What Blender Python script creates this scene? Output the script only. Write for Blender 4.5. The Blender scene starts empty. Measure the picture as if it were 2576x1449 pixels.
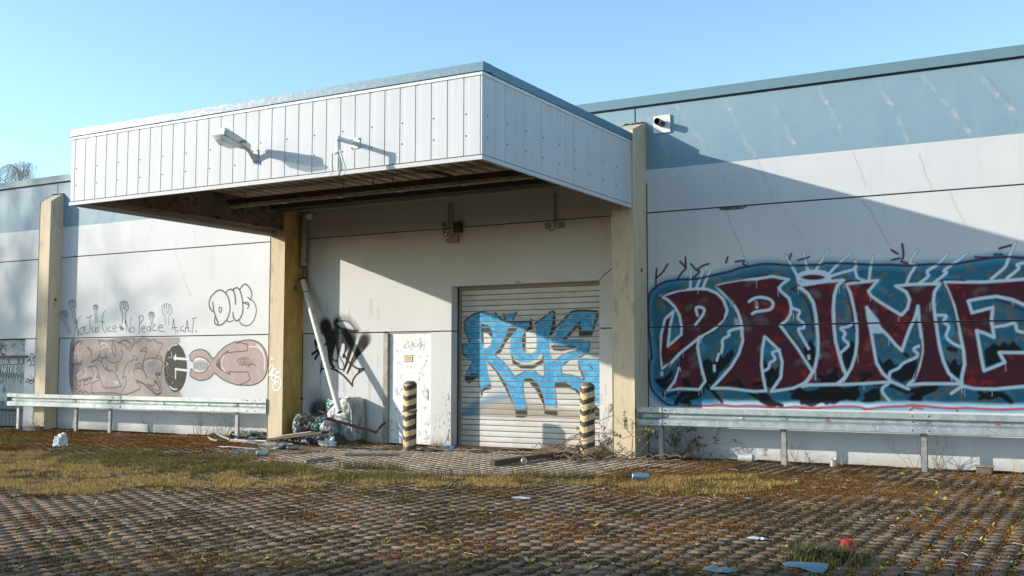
import bpy, math, random
import numpy as np
from mathutils import Vector, Matrix, noise
random.seed(7); RNG = np.random.default_rng(7)
S = bpy.context.scene
C = S.collection

# ------------------------------------------------------------------ camera
FPX, YAW, PITCH, ROLL = 2646.57, math.radians(29.7527), math.radians(4.2325), math.radians(0.05)
CAM = np.array([0.0, -17.6015, 1.6])
_fw = np.array([-math.sin(YAW)*math.cos(PITCH), math.cos(YAW)*math.cos(PITCH), math.sin(PITCH)])
_r0 = np.array([math.cos(YAW), math.sin(YAW), 0.0]); _u0 = np.cross(_r0, _fw)
_r = _r0*math.cos(ROLL)+_u0*math.sin(ROLL); _u = np.cross(_r, _fw)
cd = bpy.data.cameras.new('camera'); cam = bpy.data.objects.new('camera', cd); C.objects.link(cam)
cd.sensor_width = 36; cd.lens = 36*FPX/2576; cd.clip_end = 3000; cd.clip_start = 0.1
M4 = Matrix(((_r[0], _u[0], -_fw[0], CAM[0]), (_r[1], _u[1], -_fw[1], CAM[1]), (_r[2], _u[2], -_fw[2], CAM[2]), (0, 0, 0, 1)))
cam.matrix_world = M4
S.camera = cam

# ------------------------------------------------------------------ sky, sun, exposure
SUNV = Vector((-1.65, -1.0, 0.595)).normalized()          # towards the sun
EL = math.asin(SUNV.z)
w = bpy.data.worlds.new('World'); S.world = w; w.use_nodes = True
nt = w.node_tree; nt.nodes.clear()
sky = nt.nodes.new('ShaderNodeTexSky'); sky.sky_type = 'NISHITA'; sky.sun_disc = False
sky.sun_elevation = EL; sky.sun_rotation = math.atan2(SUNV.x, SUNV.y)
sky.altitude = 300; sky.air_density = 1.0; sky.dust_density = 0.4; sky.ozone_density = 1.9
tint = nt.nodes.new('ShaderNodeMix'); tint.data_type = 'RGBA'; tint.blend_type = 'MULTIPLY'
tint.inputs[0].default_value = 1.0; tint.inputs[7].default_value = (1.04, 1.14, 1.13, 1)
bg = nt.nodes.new('ShaderNodeBackground'); bg.inputs[1].default_value = 0.15
wo = nt.nodes.new('ShaderNodeOutputWorld')
nt.links.new(sky.outputs[0], tint.inputs[6]); nt.links.new(tint.outputs[2], bg.inputs[0]); nt.links.new(bg.outputs[0], wo.inputs[0])
sd = bpy.data.lights.new('sun', 'SUN'); sd.energy = 3.3; sd.angle = math.radians(0.53); sd.color = (1.0, 0.92, 0.80)
so = bpy.data.objects.new('sun', sd); C.objects.link(so)
so.rotation_euler = SUNV.to_track_quat('Z', 'Y').to_euler(); so.location = (-40, -30, 30)
S.view_settings.view_transform = 'Standard'; S.view_settings.look = 'None'
S.view_settings.exposure = 0.86; S.view_settings.gamma = 1.0
S.render.engine = 'CYCLES'

# ------------------------------------------------------------------ helpers
def unp(px, py, plane='y', val=0.0):
    """a point of the survey drawing (2576 x 1449) -> the point on a wall, ground or other plane it stands on"""
    d = _fw*FPX + _r*(px-1288) - _u*(py-724.5)
    i = 'xyz'.index(plane); t = (val-CAM[i])/d[i]
    return CAM+t*d
FR = {'R1': (0, 600, 2.342), 'R2': (0, 1100, 1.932), 'R3': (700, 200, 2.07), 'R4': (1500, 200, 2.07), 'R5': (1000, 900, 1.525),
      'R6': (1700, 1000, 1.61), 'R7': (2400, 400, 2.07), 'R8': (3200, 200, 1.811), 'S1': (2500, 950, 1.932), 'S2': (3200, 950, 1.932),
      'S3': (2200, 1500, 2.576), 'S4': (3100, 1550, 1.921), 'S5': (0, 1650, 2.147), 'S6': (1200, 1650, 2.2155), 'S7': (2200, 1850, 2.576),
      'S8': (1100, 1500, 4.14), 'L': (800, 500, 5.152), 'L2': (1200, 500, 5.152), 'Q1': (0, 1300, 3.15), 'Q2': (2300, 1500, 4.025),
      'Z2': (0, 1340, 2.155), 'T1': (270, 1340, 2.9714), 'T2': (640, 1340, 2.912), 'T3': (1220, 1240, 2.558), 'B': (1750, 1200, 1.489),
      'H': (240, 1150, 1.7975), 'Z3': (1150, 1560, 3.149), 'Z4': (820, 1680, 3.0333), 'Z5': (2000, 1680, 3.0333), 'Z9': (2400, 420, 4.262),
      'Z6': (2940, 1780, 4.55), 'D': (1600, 700, 2.576)}
def fp(f, x, y):
    a = FR[f]; return (a[0]+x/a[2])/1.59006, (a[1]+y/a[2])/1.59006
def WP(f, x, y, plane='y', val=0.0): return unp(*fp(f, x, y), plane, val)
def WL(f, pts, val=0.0):
    out = []
    for p in pts:
        q = WP(f, p[0], p[1], 'y', val); out.append((q[0], q[2]))
    return out
def GP(px, py): return unp(px, py, 'z', 0.0)

def lin(r, g, b):
    f = lambda c: (c/255/12.92) if c/255 <= .04045 else ((c/255+.055)/1.055)**2.4
    return (f(r), f(g), f(b))

def tag(o, label=None, cat=None, group=None, kind=None):
    if label: o['label'] = label
    if cat: o['category'] = cat
    if group: o['group'] = group
    if kind: o['kind'] = kind
    return o
def empty(name, loc=(0, 0, 0), label=None, cat=None, group=None):
    o = bpy.data.objects.new(name, None); C.objects.link(o); o.location = loc; o.empty_display_size = .1
    return tag(o, label, cat, group)

class MB:
    """collects shapes, then links them as one mesh object"""
    def __init__(s): s.v = []; s.f = []
    def add(s, vs, fs):
        n = len(s.v); s.v += [tuple(map(float, q)) for q in vs]; s.f += [tuple(i+n for i in f) for f in fs]; return s
    def box(s, x0, x1, y0, y1, z0, z1):
        x0, x1 = sorted((x0, x1)); y0, y1 = sorted((y0, y1)); z0, z1 = sorted((z0, z1))
        return s.add([(x0, y0, z0), (x1, y0, z0), (x1, y1, z0), (x0, y1, z0), (x0, y0, z1), (x1, y0, z1), (x1, y1, z1), (x0, y1, z1)],
                     [(0, 3, 2, 1), (4, 5, 6, 7), (0, 1, 5, 4), (1, 2, 6, 5), (2, 3, 7, 6), (3, 0, 4, 7)])
    def bar(s, a, b, wd, ht, up=(0, 0, 1)):
        a = Vector(a); b = Vector(b); d = (b-a).normalized(); u = Vector(up)
        r = d.cross(u)
        if r.length < 1e-4: r = d.cross(Vector((1, 0, 0)))
        r.normalize(); u = r.cross(d).normalized(); vs = []
        for p in (a, b):
            for i, j in ((-1, -1), (1, -1), (1, 1), (-1, 1)): vs.append(p+r*(i*wd/2)+u*(j*ht/2))
        return s.add(vs, [(0, 1, 2, 3), (7, 6, 5, 4), (0, 4, 5, 1), (1, 5, 6, 2), (2, 6, 7, 3), (3, 7, 4, 0)])
    def tube(s, pts, rad, n=8, caps=True, jit=0):
        pts = [Vector(p) for p in pts]
        if not hasattr(rad, '__len__'): rad = [rad]*len(pts)
        d0 = (pts[1]-pts[0]).normalized(); ref = Vector((0, 0, 1)) if abs(d0.z) < .9 else Vector((1, 0, 0))
        u = d0.cross(ref).normalized(); vs = []; fs = []
        for i, p in enumerate(pts):
            d = (pts[min(i+1, len(pts)-1)]-pts[max(i-1, 0)]).normalized()
            u = (u-d*u.dot(d)).normalized(); v = d.cross(u)
            for k in range(n):
                a = 2*math.pi*k/n; r = rad[i]*(1+random.uniform(-jit, jit))
                vs.append(p+(u*math.cos(a)+v*math.sin(a))*r)
        for i in range(len(pts)-1):
            for k in range(n):
                a = i*n+k; b = i*n+(k+1) % n; fs.append((a, b, b+n, a+n))
        if caps: fs += [tuple(range(n-1, -1, -1)), tuple(range((len(pts)-1)*n, len(pts)*n))]
        return s.add(vs, fs)
    def lathe(s, prof, c=(0, 0, 0), n=24, M=None):
        vs = []; fs = []
        for r, z in prof:
            for k in range(n):
                a = 2*math.pi*k/n; p = Vector((r*math.cos(a), r*math.sin(a), z))
                if M: p = M @ p
                vs.append(p+Vector(c))
        for i in range(len(prof)-1):
            for k in range(n):
                a = i*n+k; b = i*n+(k+1) % n; fs.append((a, b, b+n, a+n))
        fs += [tuple(range(n-1, -1, -1)), tuple(range((len(prof)-1)*n, len(prof)*n))]
        return s.add(vs, fs)
    def prism_y(s, poly, y0, y1):
        """outline in x,z pulled from y0 (front) to y1"""
        n = len(poly); vs = [(x, y0, z) for x, z in poly]+[(x, y1, z) for x, z in poly]
        fs = [tuple(range(n)), tuple(range(2*n-1, n-1, -1))]+[(i, i+n, (i+1) % n+n, (i+1) % n) for i in range(n)]
        ar = sum(poly[i][0]*poly[(i+1) % n][1]-poly[(i+1) % n][0]*poly[i][1] for i in range(n))
        if ar < 0: fs = [f[::-1] for f in fs]
        return s.add(vs, fs)
    def prism_x(s, prof, x0, x1, closed=False):
        """profile in y,z pulled along x"""
        n = len(prof); vs = [(x0, y, z) for y, z in prof]+[(x1, y, z) for y, z in prof]
        fs = [(i, i+1, i+1+n, i+n) for i in range(n-1)]
        if closed: fs += [(n-1, 0, n, 2*n-1), tuple(range(n)), tuple(range(2*n-1, n-1, -1))]
        return s.add(vs, fs)
    def build(s, name, m, parent=None, smooth=False, bevel=0, loc=None):
        me = bpy.data.meshes.new(name); me.from_pydata(s.v, [], s.f); me.update()
        o = bpy.data.objects.new(name, me); C.objects.link(o)
        if m: me.materials.append(m)
        if smooth:
            me.polygons.foreach_set('use_smooth', [True]*len(me.polygons))
            try: me.set_sharp_from_angle(angle=math.radians(40))
            except Exception: pass
        if bevel:
            b = o.modifiers.new('bevel', 'BEVEL'); b.width = bevel; b.segments = 2; b.limit_method = 'ANGLE'; b.angle_limit = math.radians(50)
        if parent:
            o.parent = parent; o.matrix_parent_inverse = Matrix.Translation(-chain_loc(parent))
        return o
def chain_loc(p):
    v = Vector((0, 0, 0))
    while p: 
        v += p.location + (p.matrix_parent_inverse.translation if p.parent else Vector((0, 0, 0))); p = p.parent
    return v
def copy_tree(o, loc, rz=0, label=None, parent=None):
    c = o.copy(); C.objects.link(c)
    if parent is None: c.location = loc; c.rotation_euler = (0, 0, rz)
    else: c.parent = parent
    if label: c['label'] = label
    for ch in o.children: copy_tree(ch, None, 0, None, c)
    return c

def np_mesh(name, co, loops, counts, m, parent=None, smooth=False):
    me = bpy.data.meshes.new(name)
    me.vertices.add(len(co)); me.vertices.foreach_set('co', np.asarray(co, np.float32).ravel())
    me.loops.add(len(loops)); me.loops.foreach_set('vertex_index', np.asarray(loops, np.int32))
    me.polygons.add(len(counts)); st = np.concatenate(([0], np.cumsum(counts)[:-1]))
    me.polygons.foreach_set('loop_start', st.astype(np.int32)); me.polygons.foreach_set('loop_total', np.asarray(counts, np.int32))
    if smooth: me.polygons.foreach_set('use_smooth', np.ones(len(counts), bool))
    me.update(calc_edges=True); me.validate()
    o = bpy.data.objects.new(name, me); C.objects.link(o); me.materials.append(m)
    if parent: o.parent = parent; o.matrix_parent_inverse = Matrix.Translation(-chain_loc(parent))
    return o

# numpy value noise
_perm = RNG.random((256, 256))
def vnoise(x, y):
    xi = np.floor(x).astype(int); yi = np.floor(y).astype(int); fx = x-xi; fy = y-yi
    fx = fx*fx*(3-2*fx); fy = fy*fy*(3-2*fy); g = lambda a, b: _perm[a % 256, b % 256]
    return (g(xi, yi)*(1-fx)+g(xi+1, yi)*fx)*(1-fy)+(g(xi, yi+1)*(1-fx)+g(xi+1, yi+1)*fx)*fy
def fbm(x, y, o=4):
    t = 0; a = .5; s = 0
    for i in range(o): t = t+a*vnoise(x*2**i+17*i, y*2**i+31*i); s += a; a *= .5
    return t/s

# ------------------------------------------------------------------ materials
class NM:
    def __init__(s, name):
        s.m = bpy.data.materials.new(name); s.m.use_nodes = True; s.t = s.m.node_tree; s.n = s.t.nodes
        s.b = s.n['Principled BSDF']; s.out = s.n['Material Output']
    def new(s, t, **k):
        n = s.n.new(t)
        for a, b in k.items(): setattr(n, a, b)
        return n
    def link(s, a, b): s.t.links.new(a, b)
    def pos(s, scale=(1, 1, 1)):
        g = s.new('ShaderNodeNewGeometry'); v = s.new('ShaderNodeVectorMath', operation='MULTIPLY'); v.inputs[1].default_value = scale
        s.link(g.outputs['Position'], v.inputs[0]); return v.outputs[0]
    def noise(s, scale, det=4, vec=None, rough=.6, dist=0):
        n = s.new('ShaderNodeTexNoise'); n.inputs['Scale'].default_value = scale; n.inputs['Detail'].default_value = det
        n.inputs['Roughness'].default_value = rough; n.inputs['Distortion'].default_value = dist
        s.link(vec if vec else s.pos(), n.inputs['Vector']); return n.outputs['Fac']
    def ramp(s, fac, stops, interp='LINEAR'):
        r = s.new('ShaderNodeValToRGB'); r.color_ramp.interpolation = interp; e = r.color_ramp.elements
        while len(e) < len(stops): e.new(.5)
        for i, (p, c) in enumerate(stops):
            e[i].position = p; c = (c, c, c) if not hasattr(c, '__len__') else c; e[i].color = (*c[:3], 1)
        s.link(fac, r.inputs[0]); return r.outputs[0]
    def mix(s, fac, a, b, mode='MIX'):
        n = s.new('ShaderNodeMix', data_type='RGBA', blend_type=mode)
        for i, q in ((0, fac), (6, a), (7, b)):
            if hasattr(q, 'is_linked') or hasattr(q, 'node'): s.link(q, n.inputs[i])
            else: n.inputs[i].default_value = q if i == 0 else ((*q, 1) if hasattr(q, '__len__') else (q, q, q, 1))
        return n.outputs[2]
    def math(s, op, a, b=0.0, clamp=False):
        n = s.new('ShaderNodeMath', operation=op, use_clamp=clamp)
        for i, q in ((0, a), (1, b)):
            if hasattr(q, 'node'): s.link(q, n.inputs[i])
            else: n.inputs[i].default_value = q
        return n.outputs[0]
    def sep(s):
        g = s.new('ShaderNodeNewGeometry'); x = s.new('ShaderNodeSeparateXYZ'); s.link(g.outputs['Position'], x.inputs[0]); return x.outputs
    def base(s, c):
        if hasattr(c, 'node'): s.link(c, s.b.inputs['Base Color'])
        else: s.b.inputs['Base Color'].default_value = (*c, 1)
    def set(s, rough=.7, metal=0, spec=.5):
        for k, v in (('Roughness', rough), ('Metallic', metal), ('Specular IOR Level', spec)):
            if hasattr(v, 'node'): s.link(v, s.b.inputs[k])
            else: s.b.inputs[k].default_value = v
    def bump(s, h, strength=.3, dist=.01):
        b = s.new('ShaderNodeBump'); b.inputs['Strength'].default_value = strength; b.inputs['Distance'].default_value = dist
        s.link(h, b.inputs['Height']); s.link(b.outputs[0], s.b.inputs['Normal'])

def speckled(name, c1, c2, scale=8, rough=.7, metal=0, spec=.5, stretch=(1, 1, 1), bump=.2, lo=.35, hi=.7, c3=None, s3=40):
    k = NM(name); f = k.noise(scale, 6, k.pos(stretch)); c = k.mix(k.ramp(f, [(lo, 0), (hi, 1)]), c1, c2)
    if c3: c = k.mix(k.ramp(k.noise(s3, 4), [(.58, 0), (.66, 1)]), c, c3)
    k.base(c); k.set(rough, metal, spec)
    if bump: k.bump(k.noise(scale*6, 4), bump, .004)
    return k.m

def wall_material():
    k = NM('painted_concrete'); z = k.sep()[2]
    big = k.noise(.8, 5); streak = k.noise(1.0, 6, k.pos((5, 1, .35)), .7)
    white = k.mix(k.ramp(big, [(.3, 0), (.75, 1)]), (.585, .59, .595), (.53, .532, .535))
    white = k.mix(k.math('MULTIPLY', k.ramp(streak, [(.55, 0), (.8, 1)]), .4), white, (.43, .42, .40))
    pit = k.math('MULTIPLY', k.ramp(k.noise(28, 3, k.pos((1, 1, .35)), .8), [(.66, 0), (.74, 1)]), k.ramp(k.noise(.9, 3), [(.5, 0), (.62, 1)]))
    white = k.mix(k.math('MULTIPLY', pit, .5), white, (.33, .34, .34))
    # splashed dirt close to the ground
    low = k.math('MULTIPLY', k.ramp(k.math('ADD', z, k.math('MULTIPLY', k.noise(5, 5), .35)), [(.12, 1), (.42, 0)]), .75)
    white = k.mix(low, white, (.34, .29, .23))
    blue = k.mix(k.ramp(k.noise(2.2, 5), [(.3, 0), (.7, 1)]), (.175, .28, .35), (.205, .305, .37))
    blue = k.mix(k.math('MULTIPLY', k.ramp(streak, [(.52, 0), (.8, 1)]), .35), blue, (.25, .38, .44))
    isb = k.math('GREATER_THAN', z, 5.144)
    k.base(k.mix(isb, white, blue)); k.set(k.math('SUBTRACT', .62, k.math('MULTIPLY', isb, .02)), 0, k.math('ADD', .3, k.math('MULTIPLY', isb, .1)))
    k.bump(k.math('ADD', k.noise(60, 4), k.math('MULTIPLY', k.noise(9, 4), 2)), .12, .006)
    return k.m

def paint_material():
    k = NM('spray_paint'); a = k.new('ShaderNodeAttribute', attribute_name='paint')
    k.base(a.outputs['Color']); k.set(.7, 0, .15)
    tr = k.new('ShaderNodeBsdfTransparent'); mx = k.new('ShaderNodeMixShader')
    k.link(a.outputs['Alpha'], mx.inputs[0]); k.link(tr.outputs[0], mx.inputs[1]); k.link(k.b.outputs[0], mx.inputs[2])
    k.link(mx.outputs[0], k.out.inputs[0]); k.bump(k.noise(60, 3), .08, .004)
    return k.m

WALL = wall_material(); PAINT = paint_material()
def plain(name, c, rough=.6, metal=0, spec=.5, var=.15, scale=12, bump=0):
    return speckled(name, c, tuple(x*(1-var) for x in c), scale, rough, metal, spec, bump=bump)
GROOVE = plain('joint_sealant', (.055, .05, .042), .9, var=.4, scale=30)
def cladding_mat():
    k = NM('white_cladding'); c = k.mix(k.ramp(k.noise(1.2, 5, k.pos((2, 2, .4))), [(.4, 0), (.8, 1)]), (.575, .585, .60), (.51, .52, .535))
    k.base(c); k.set(.6, 0, .25); return k.m
CLAD = cladding_mat()
def coping_mat(name, c1, c2, sp=.6):
    k = NM(name); f = k.noise(14, 6, k.pos((1, 1, 2)), .75); c = k.mix(k.ramp(f, [(.56, 0), (.68, 1)]), c1, c2)
    k.base(c); k.set(k.ramp(f, [(.45, .5), (.65, .38)]), .0, sp); k.bump(k.noise(10, 5), .25, .01); return k.m
COPE_C = coping_mat('canopy_coping_paint', (.055, .17, .25), (.20, .29, .35))
COPE_W = coping_mat('roof_coping_paint', (.13, .225, .27), (.155, .255, .30), .2)
def pilaster_mat():
    k = NM('ochre_render'); x = k.sep()
    f = k.noise(1.6, 6, k.pos((4, 4, .6)), .7)
    c = k.mix(k.ramp(f, [(.35, 0), (.65, 1)]), (.66, .54, .385), (.57, .465, .32))
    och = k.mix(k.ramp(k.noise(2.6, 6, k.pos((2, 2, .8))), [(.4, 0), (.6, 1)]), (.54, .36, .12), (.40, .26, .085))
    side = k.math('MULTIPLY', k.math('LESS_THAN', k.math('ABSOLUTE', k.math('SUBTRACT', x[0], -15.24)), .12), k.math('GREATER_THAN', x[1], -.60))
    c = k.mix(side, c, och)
    top = k.ramp(k.math('MULTIPLY', x[2], .1), [(.54, 0), (.6, .55)])
    c = k.mix(top, c, (.42, .38, .31)); c = k.mix(k.math('MULTIPLY', k.ramp(k.noise(7, 6, k.pos((1, 1, .3))), [(.56, 0), (.72, 1)]), .65), c, (.28, .21, .13))
    k.base(c); k.set(.8, 0, .3); k.bump(k.noise(45, 5), .2, .006); return k.m
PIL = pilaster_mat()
GALV = speckled('galvanised_steel', (.42, .46, .47), (.30, .34, .355), 6, .42, .55, .5, bump=.05, lo=.35, hi=.62, c3=(.52, .55, .56), s3=22)
GALVD = speckled('weathered_steel_post', (.34, .36, .36), (.22, .23, .23), 9, .55, .5, .5, c3=(.20, .13, .08), s3=30)
RUST = speckled('rusty_iron', (.13, .06, .035), (.07, .035, .025), 14, .85, .2, .3, c3=(.22, .10, .05), s3=50)
BLACK = plain('black_plastic', (.018, .018, .02), .5)
SOFFIT = speckled('brown_steel_deck', (.42, .34, .23), (.32, .26, .18), 5, .55, .1, .4, bump=.05)
BEAM = speckled('stained_concrete_beam', (.17, .14, .11), (.10, .08, .065), 2.5, .85, 0, .3, bump=.3, c3=(.04, .025, .02), s3=7)
BEAMD = speckled('dark_beam', (.05, .045, .04), (.03, .027, .025), 5, .8)
TRAY = plain('brown_tray', (.07, .055, .045), .6, var=.3)
TRAYL = plain('dusty_lamp_fitting', (.33, .27, .18), .5, var=.25)
WHITE = speckled('white_painted_steel', (.74, .75, .74), (.64, .65, .64), 10, .5, c3=(.42, .38, .30), s3=18)
DOORW = speckled('scuffed_door_paint', (.72, .74, .76), (.66, .68, .70), 4, .45, c3=(.45, .43, .40), s3=9, bump=.05)
def wood(name, a, b): return speckled(name, a, b, 10, .8, stretch=(.5, 3, 3), bump=.3)
WOODL = wood('pale_weathered_wood', (.45, .38, .28), (.26, .21, .15)); WOODD = wood('dark_charred_wood', (.07, .055, .04), (.03, .025, .02))
TWIG = speckled('dry_twig', (.24, .18, .11), (.13, .095, .06), 30, .9, bump=0)
TWIGL = speckled('pale_stalk', (.50, .43, .30), (.34, .28, .18), 30, .9, bump=0)

# ------------------------------------------------------------------ painted sheets (graffiti, cracks, stains) as thin coloured skins on the walls
def crom(p, n=5, closed=False):
    p = [np.array(q, float) for q in p]
    if len(p) < 3: return p
    out = []; N = len(p); rng_ = range(N if closed else N-1)
    for i in rng_:
        p0 = p[(i-1) % N] if (closed or i > 0) else p[0]; p1 = p[i]; p2 = p[(i+1) % N]; p3 = p[(i+2) % N] if (closed or i < N-2) else p[-1]
        for t in np.linspace(0, 1, n, endpoint=False):
            out.append(.5*((2*p1)+(-p0+p2)*t+(2*p0-5*p1+4*p2-p3)*t*t+(-p0+3*p1-3*p2+p3)*t**3))
    if not closed: out.append(p[-1])
    return out
class Paint:
    def __init__(s, x0, x1, z0, z1, res, resz=None):
        s.rx = res; s.rz = resz or res
        s.x = np.arange(x0, x1+1e-6, s.rx); s.z = np.arange(z0, z1+1e-6, s.rz)
        s.X, s.Z = np.meshgrid(s.x, s.z); s.C = np.zeros(s.X.shape+(3,)); s.A = np.zeros(s.X.shape)
        s.N1 = fbm(s.X*3.1+50, s.Z*3.1+9); s.N2 = fbm(s.X*11+5, s.Z*11+60); s.N3 = fbm(s.X*45, s.Z*45, 3)
    def win(s, a, m):
        a = np.array(a); i0 = np.searchsorted(s.x, a[:, 0].min()-m); i1 = np.searchsorted(s.x, a[:, 0].max()+m)
        j0 = np.searchsorted(s.z, a[:, 1].min()-m); j1 = np.searchsorted(s.z, a[:, 1].max()+m)
        return (slice(max(j0, 0), max(j1, 0)), slice(max(i0, 0), max(i1, 0)))
    def over(s, sl, m, col):
        m = np.clip(m, 0, 1); A = s.A[sl]; Cc = s.C[sl]; col = np.asarray(col, float)
        An = m+A*(1-m); s.C[sl] = np.where(An[..., None] > 1e-5, (col*m[..., None]+Cc*(A*(1-m))[..., None])/np.maximum(An, 1e-5)[..., None], Cc); s.A[sl] = An
    @staticmethod
    def segd(X, Z, a, b):
        d = b-a; L = max(d@d, 1e-12); t = np.clip(((X-a[0])*d[0]+(Z-a[1])*d[1])/L, 0, 1)
        return np.hypot(X-a[0]-t*d[0], Z-a[1]-t*d[1]), t
    def line(s, pts, wd, col, soft=.012, alpha=1, smooth=True, taper=False, closed=False):
        p = crom(pts, 5, closed) if smooth else [np.array(q, float) for q in pts]
        if closed: p = p+[p[0]]
        if len(p) < 2: return
        sl = s.win(p, wd+soft+.05); X = s.X[sl]; Z = s.Z[sl]
        if X.size == 0: return
        m = np.zeros(X.shape); n = len(p)-1
        for i in range(n):
            sub_a, sub_b = p[i], p[i+1]
            ww = wd*(1 if not taper else (1-.75*(i+.5)/n))
            r = ww/2+soft+.02
            j0 = np.searchsorted(s.z[sl[0]], min(sub_a[1], sub_b[1])-r); j1 = np.searchsorted(s.z[sl[0]], max(sub_a[1], sub_b[1])+r)
            i0 = np.searchsorted(s.x[sl[1]], min(sub_a[0], sub_b[0])-r); i1 = np.searchsorted(s.x[sl[1]], max(sub_a[0], sub_b[0])+r)
            if j1 <= j0 or i1 <= i0: continue
            d, t = s.segd(X[j0:j1, i0:i1], Z[j0:j1, i0:i1], sub_a, sub_b)
            m[j0:j1, i0:i1] = np.maximum(m[j0:j1, i0:i1], np.clip((ww/2-d)/soft+.5, 0, 1))
        s.over(sl, m*alpha, col)
    def poly(s, pts, col, soft=.012, alpha=1, smooth=False, var=0, var_col=None, thr=.55, hole=False, nz=None):
        p = crom(pts, 4, True) if smooth else [np.array(q, float) for q in pts]
        sl = s.win(p, soft*2+.02); X = s.X[sl]; Z = s.Z[sl]
        if X.size == 0: return
        ins = np.zeros(X.shape, bool); D = np.full(X.shape, 9.0); n = len(p)
        for i in range(n):
            a = p[i]; b = p[(i+1) % n]
            c = (a[1] > Z) != (b[1] > Z)
            with np.errstate(divide='ignore', invalid='ignore'):
                xx = (b[0]-a[0])*(Z-a[1])/(b[1]-a[1]+1e-12)+a[0]
            ins ^= c & (X < xx)
            D = np.minimum(D, s.segd(X, Z, a, b)[0])
        sd_ = np.where(ins, D, -D); m = np.clip(sd_/soft+.5, 0, 1)*alpha
        if hole: s.A[sl] = s.A[sl]*(1-m); return
        col = np.asarray(col, float)*np.ones(X.shape+(3,))
        if var_col is not None:
            N = (s.N2 if nz is None else nz)[sl]; q = np.clip((N-thr)/.06, 0, 1)[..., None]*var
            col = col*(1-q)+np.asarray(var_col)*q
        col = col*(0.88+.24*s.N3[sl][..., None])
        s.over(sl, m, col)
    def build(s, name, parent, y=-.004, yf=None, skip=(), label=None, cut=.03, kind=None):
        A = s.A; keep = (np.maximum(np.maximum(A[:-1, :-1], A[1:, :-1]), np.maximum(A[:-1, 1:], A[1:, 1:])) > cut)
        zc = (s.Z[:-1, :-1]+s.Z[1:, 1:])/2; xc = (s.X[:-1, :-1]+s.X[1:, 1:])/2
        for f in skip: keep &= ~f(xc, zc)
        nz, nx = A.shape; idx = np.arange(nz*nx).reshape(nz, nx)
        a = idx[:-1, :-1][keep]; b = idx[:-1, 1:][keep]; c = idx[1:, 1:][keep]; d = idx[1:, :-1][keep]
        q = np.stack([a, b, c, d], 1); u, inv = np.unique(q.ravel(), return_inverse=True)
        Y = np.full(s.X.shape, y) if yf is None else yf(s.X, s.Z)
        co = np.stack([s.X.ravel()[u], Y.ravel()[u], s.Z.ravel()[u]], 1)
        o = np_mesh(name, co, inv, np.full(len(q), 4), PAINT, parent)
        at = o.data.attributes.new('paint', 'FLOAT_COLOR', 'POINT')
        rgba = np.concatenate([s.C.reshape(-1, 3)[u], s.A.reshape(-1, 1)[u]], 1).astype(np.float32)
        at.data.foreach_set('color', rgba.ravel())
        if label: o['label'] = label
        if kind: o['kind'] = kind
        return o

# ================================================================== ground and paving
gm = NM('dusty_soil'); gm.base(gm.mix(gm.ramp(gm.noise(3, 6), [(.35, 0), (.7, 1)]), (.022, .013, .009), (.05, .032, .02))); gm.set(1.0, 0, .03); gm.bump(gm.noise(60, 5), .5, .01)
g = MB(); g.add([(-300, -300, -.011), (300, -300, -.011), (300, 300, -.011), (-300, 300, -.011)], [(0, 1, 2, 3)])
tag(g.build('ground', gm.m), kind='structure')

PW, PL = .18, .20
def paver_tone():
    k = NM('concrete_pavers'); a = k.new('ShaderNodeAttribute', attribute_name='tone')
    c = k.mix(k.ramp(a.outputs['Fac'], [(0, 0), (1, 1)]), (.145, .098, .062), (.295, .208, .135))
    c = k.mix(k.ramp(k.noise(1.1, 5), [(.42, 0), (.62, 1)]), c, k.mix(.5, c, (.17, .105, .072)))
    # paler, cleaner apron in front of the shutter
    x = k.sep(); dx = k.math('DIVIDE', k.math('ADD', x[0], 9.9), 4.4); dy = k.math('DIVIDE', k.math('ADD', x[1], 2.2), 2.9)
    r = k.math('SQRT', k.math('ADD', k.math('MULTIPLY', dx, dx), k.math('MULTIPLY', dy, dy)))
    r = k.math('ADD', r, k.math('MULTIPLY', k.math('SUBTRACT', k.noise(1.3, 4), .5), .5))
    c = k.mix(k.math('MULTIPLY', k.ramp(r, [(.75, 1), (1.15, 0)]), .8), c, k.mix(k.ramp(a.outputs['Fac'], [(0, 0), (1, 1)]), (.38, .30, .225), (.52, .43, .33)))
    c = k.mix(k.ramp(k.noise(38, 5, None, .8), [(.5, 0), (.75, .7)]), c, (.08, .055, .045))
    c = k.mix(k.ramp(k.noise(260, 2), [(.66, 0), (.74, .6)]), c, (.42, .36, .30))
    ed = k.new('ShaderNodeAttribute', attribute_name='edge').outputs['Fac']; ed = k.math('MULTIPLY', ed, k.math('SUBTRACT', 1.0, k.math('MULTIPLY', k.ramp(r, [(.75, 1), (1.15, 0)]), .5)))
    c = k.mix(k.math('POWER', ed, .6), c, (.017, .011, .008))  # block sides darkened in the colour for the shade down in the joints
    k.base(c); k.set(.95, 0, .08); k.bump(k.noise(160, 4), .5, .003); return k.m
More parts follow.
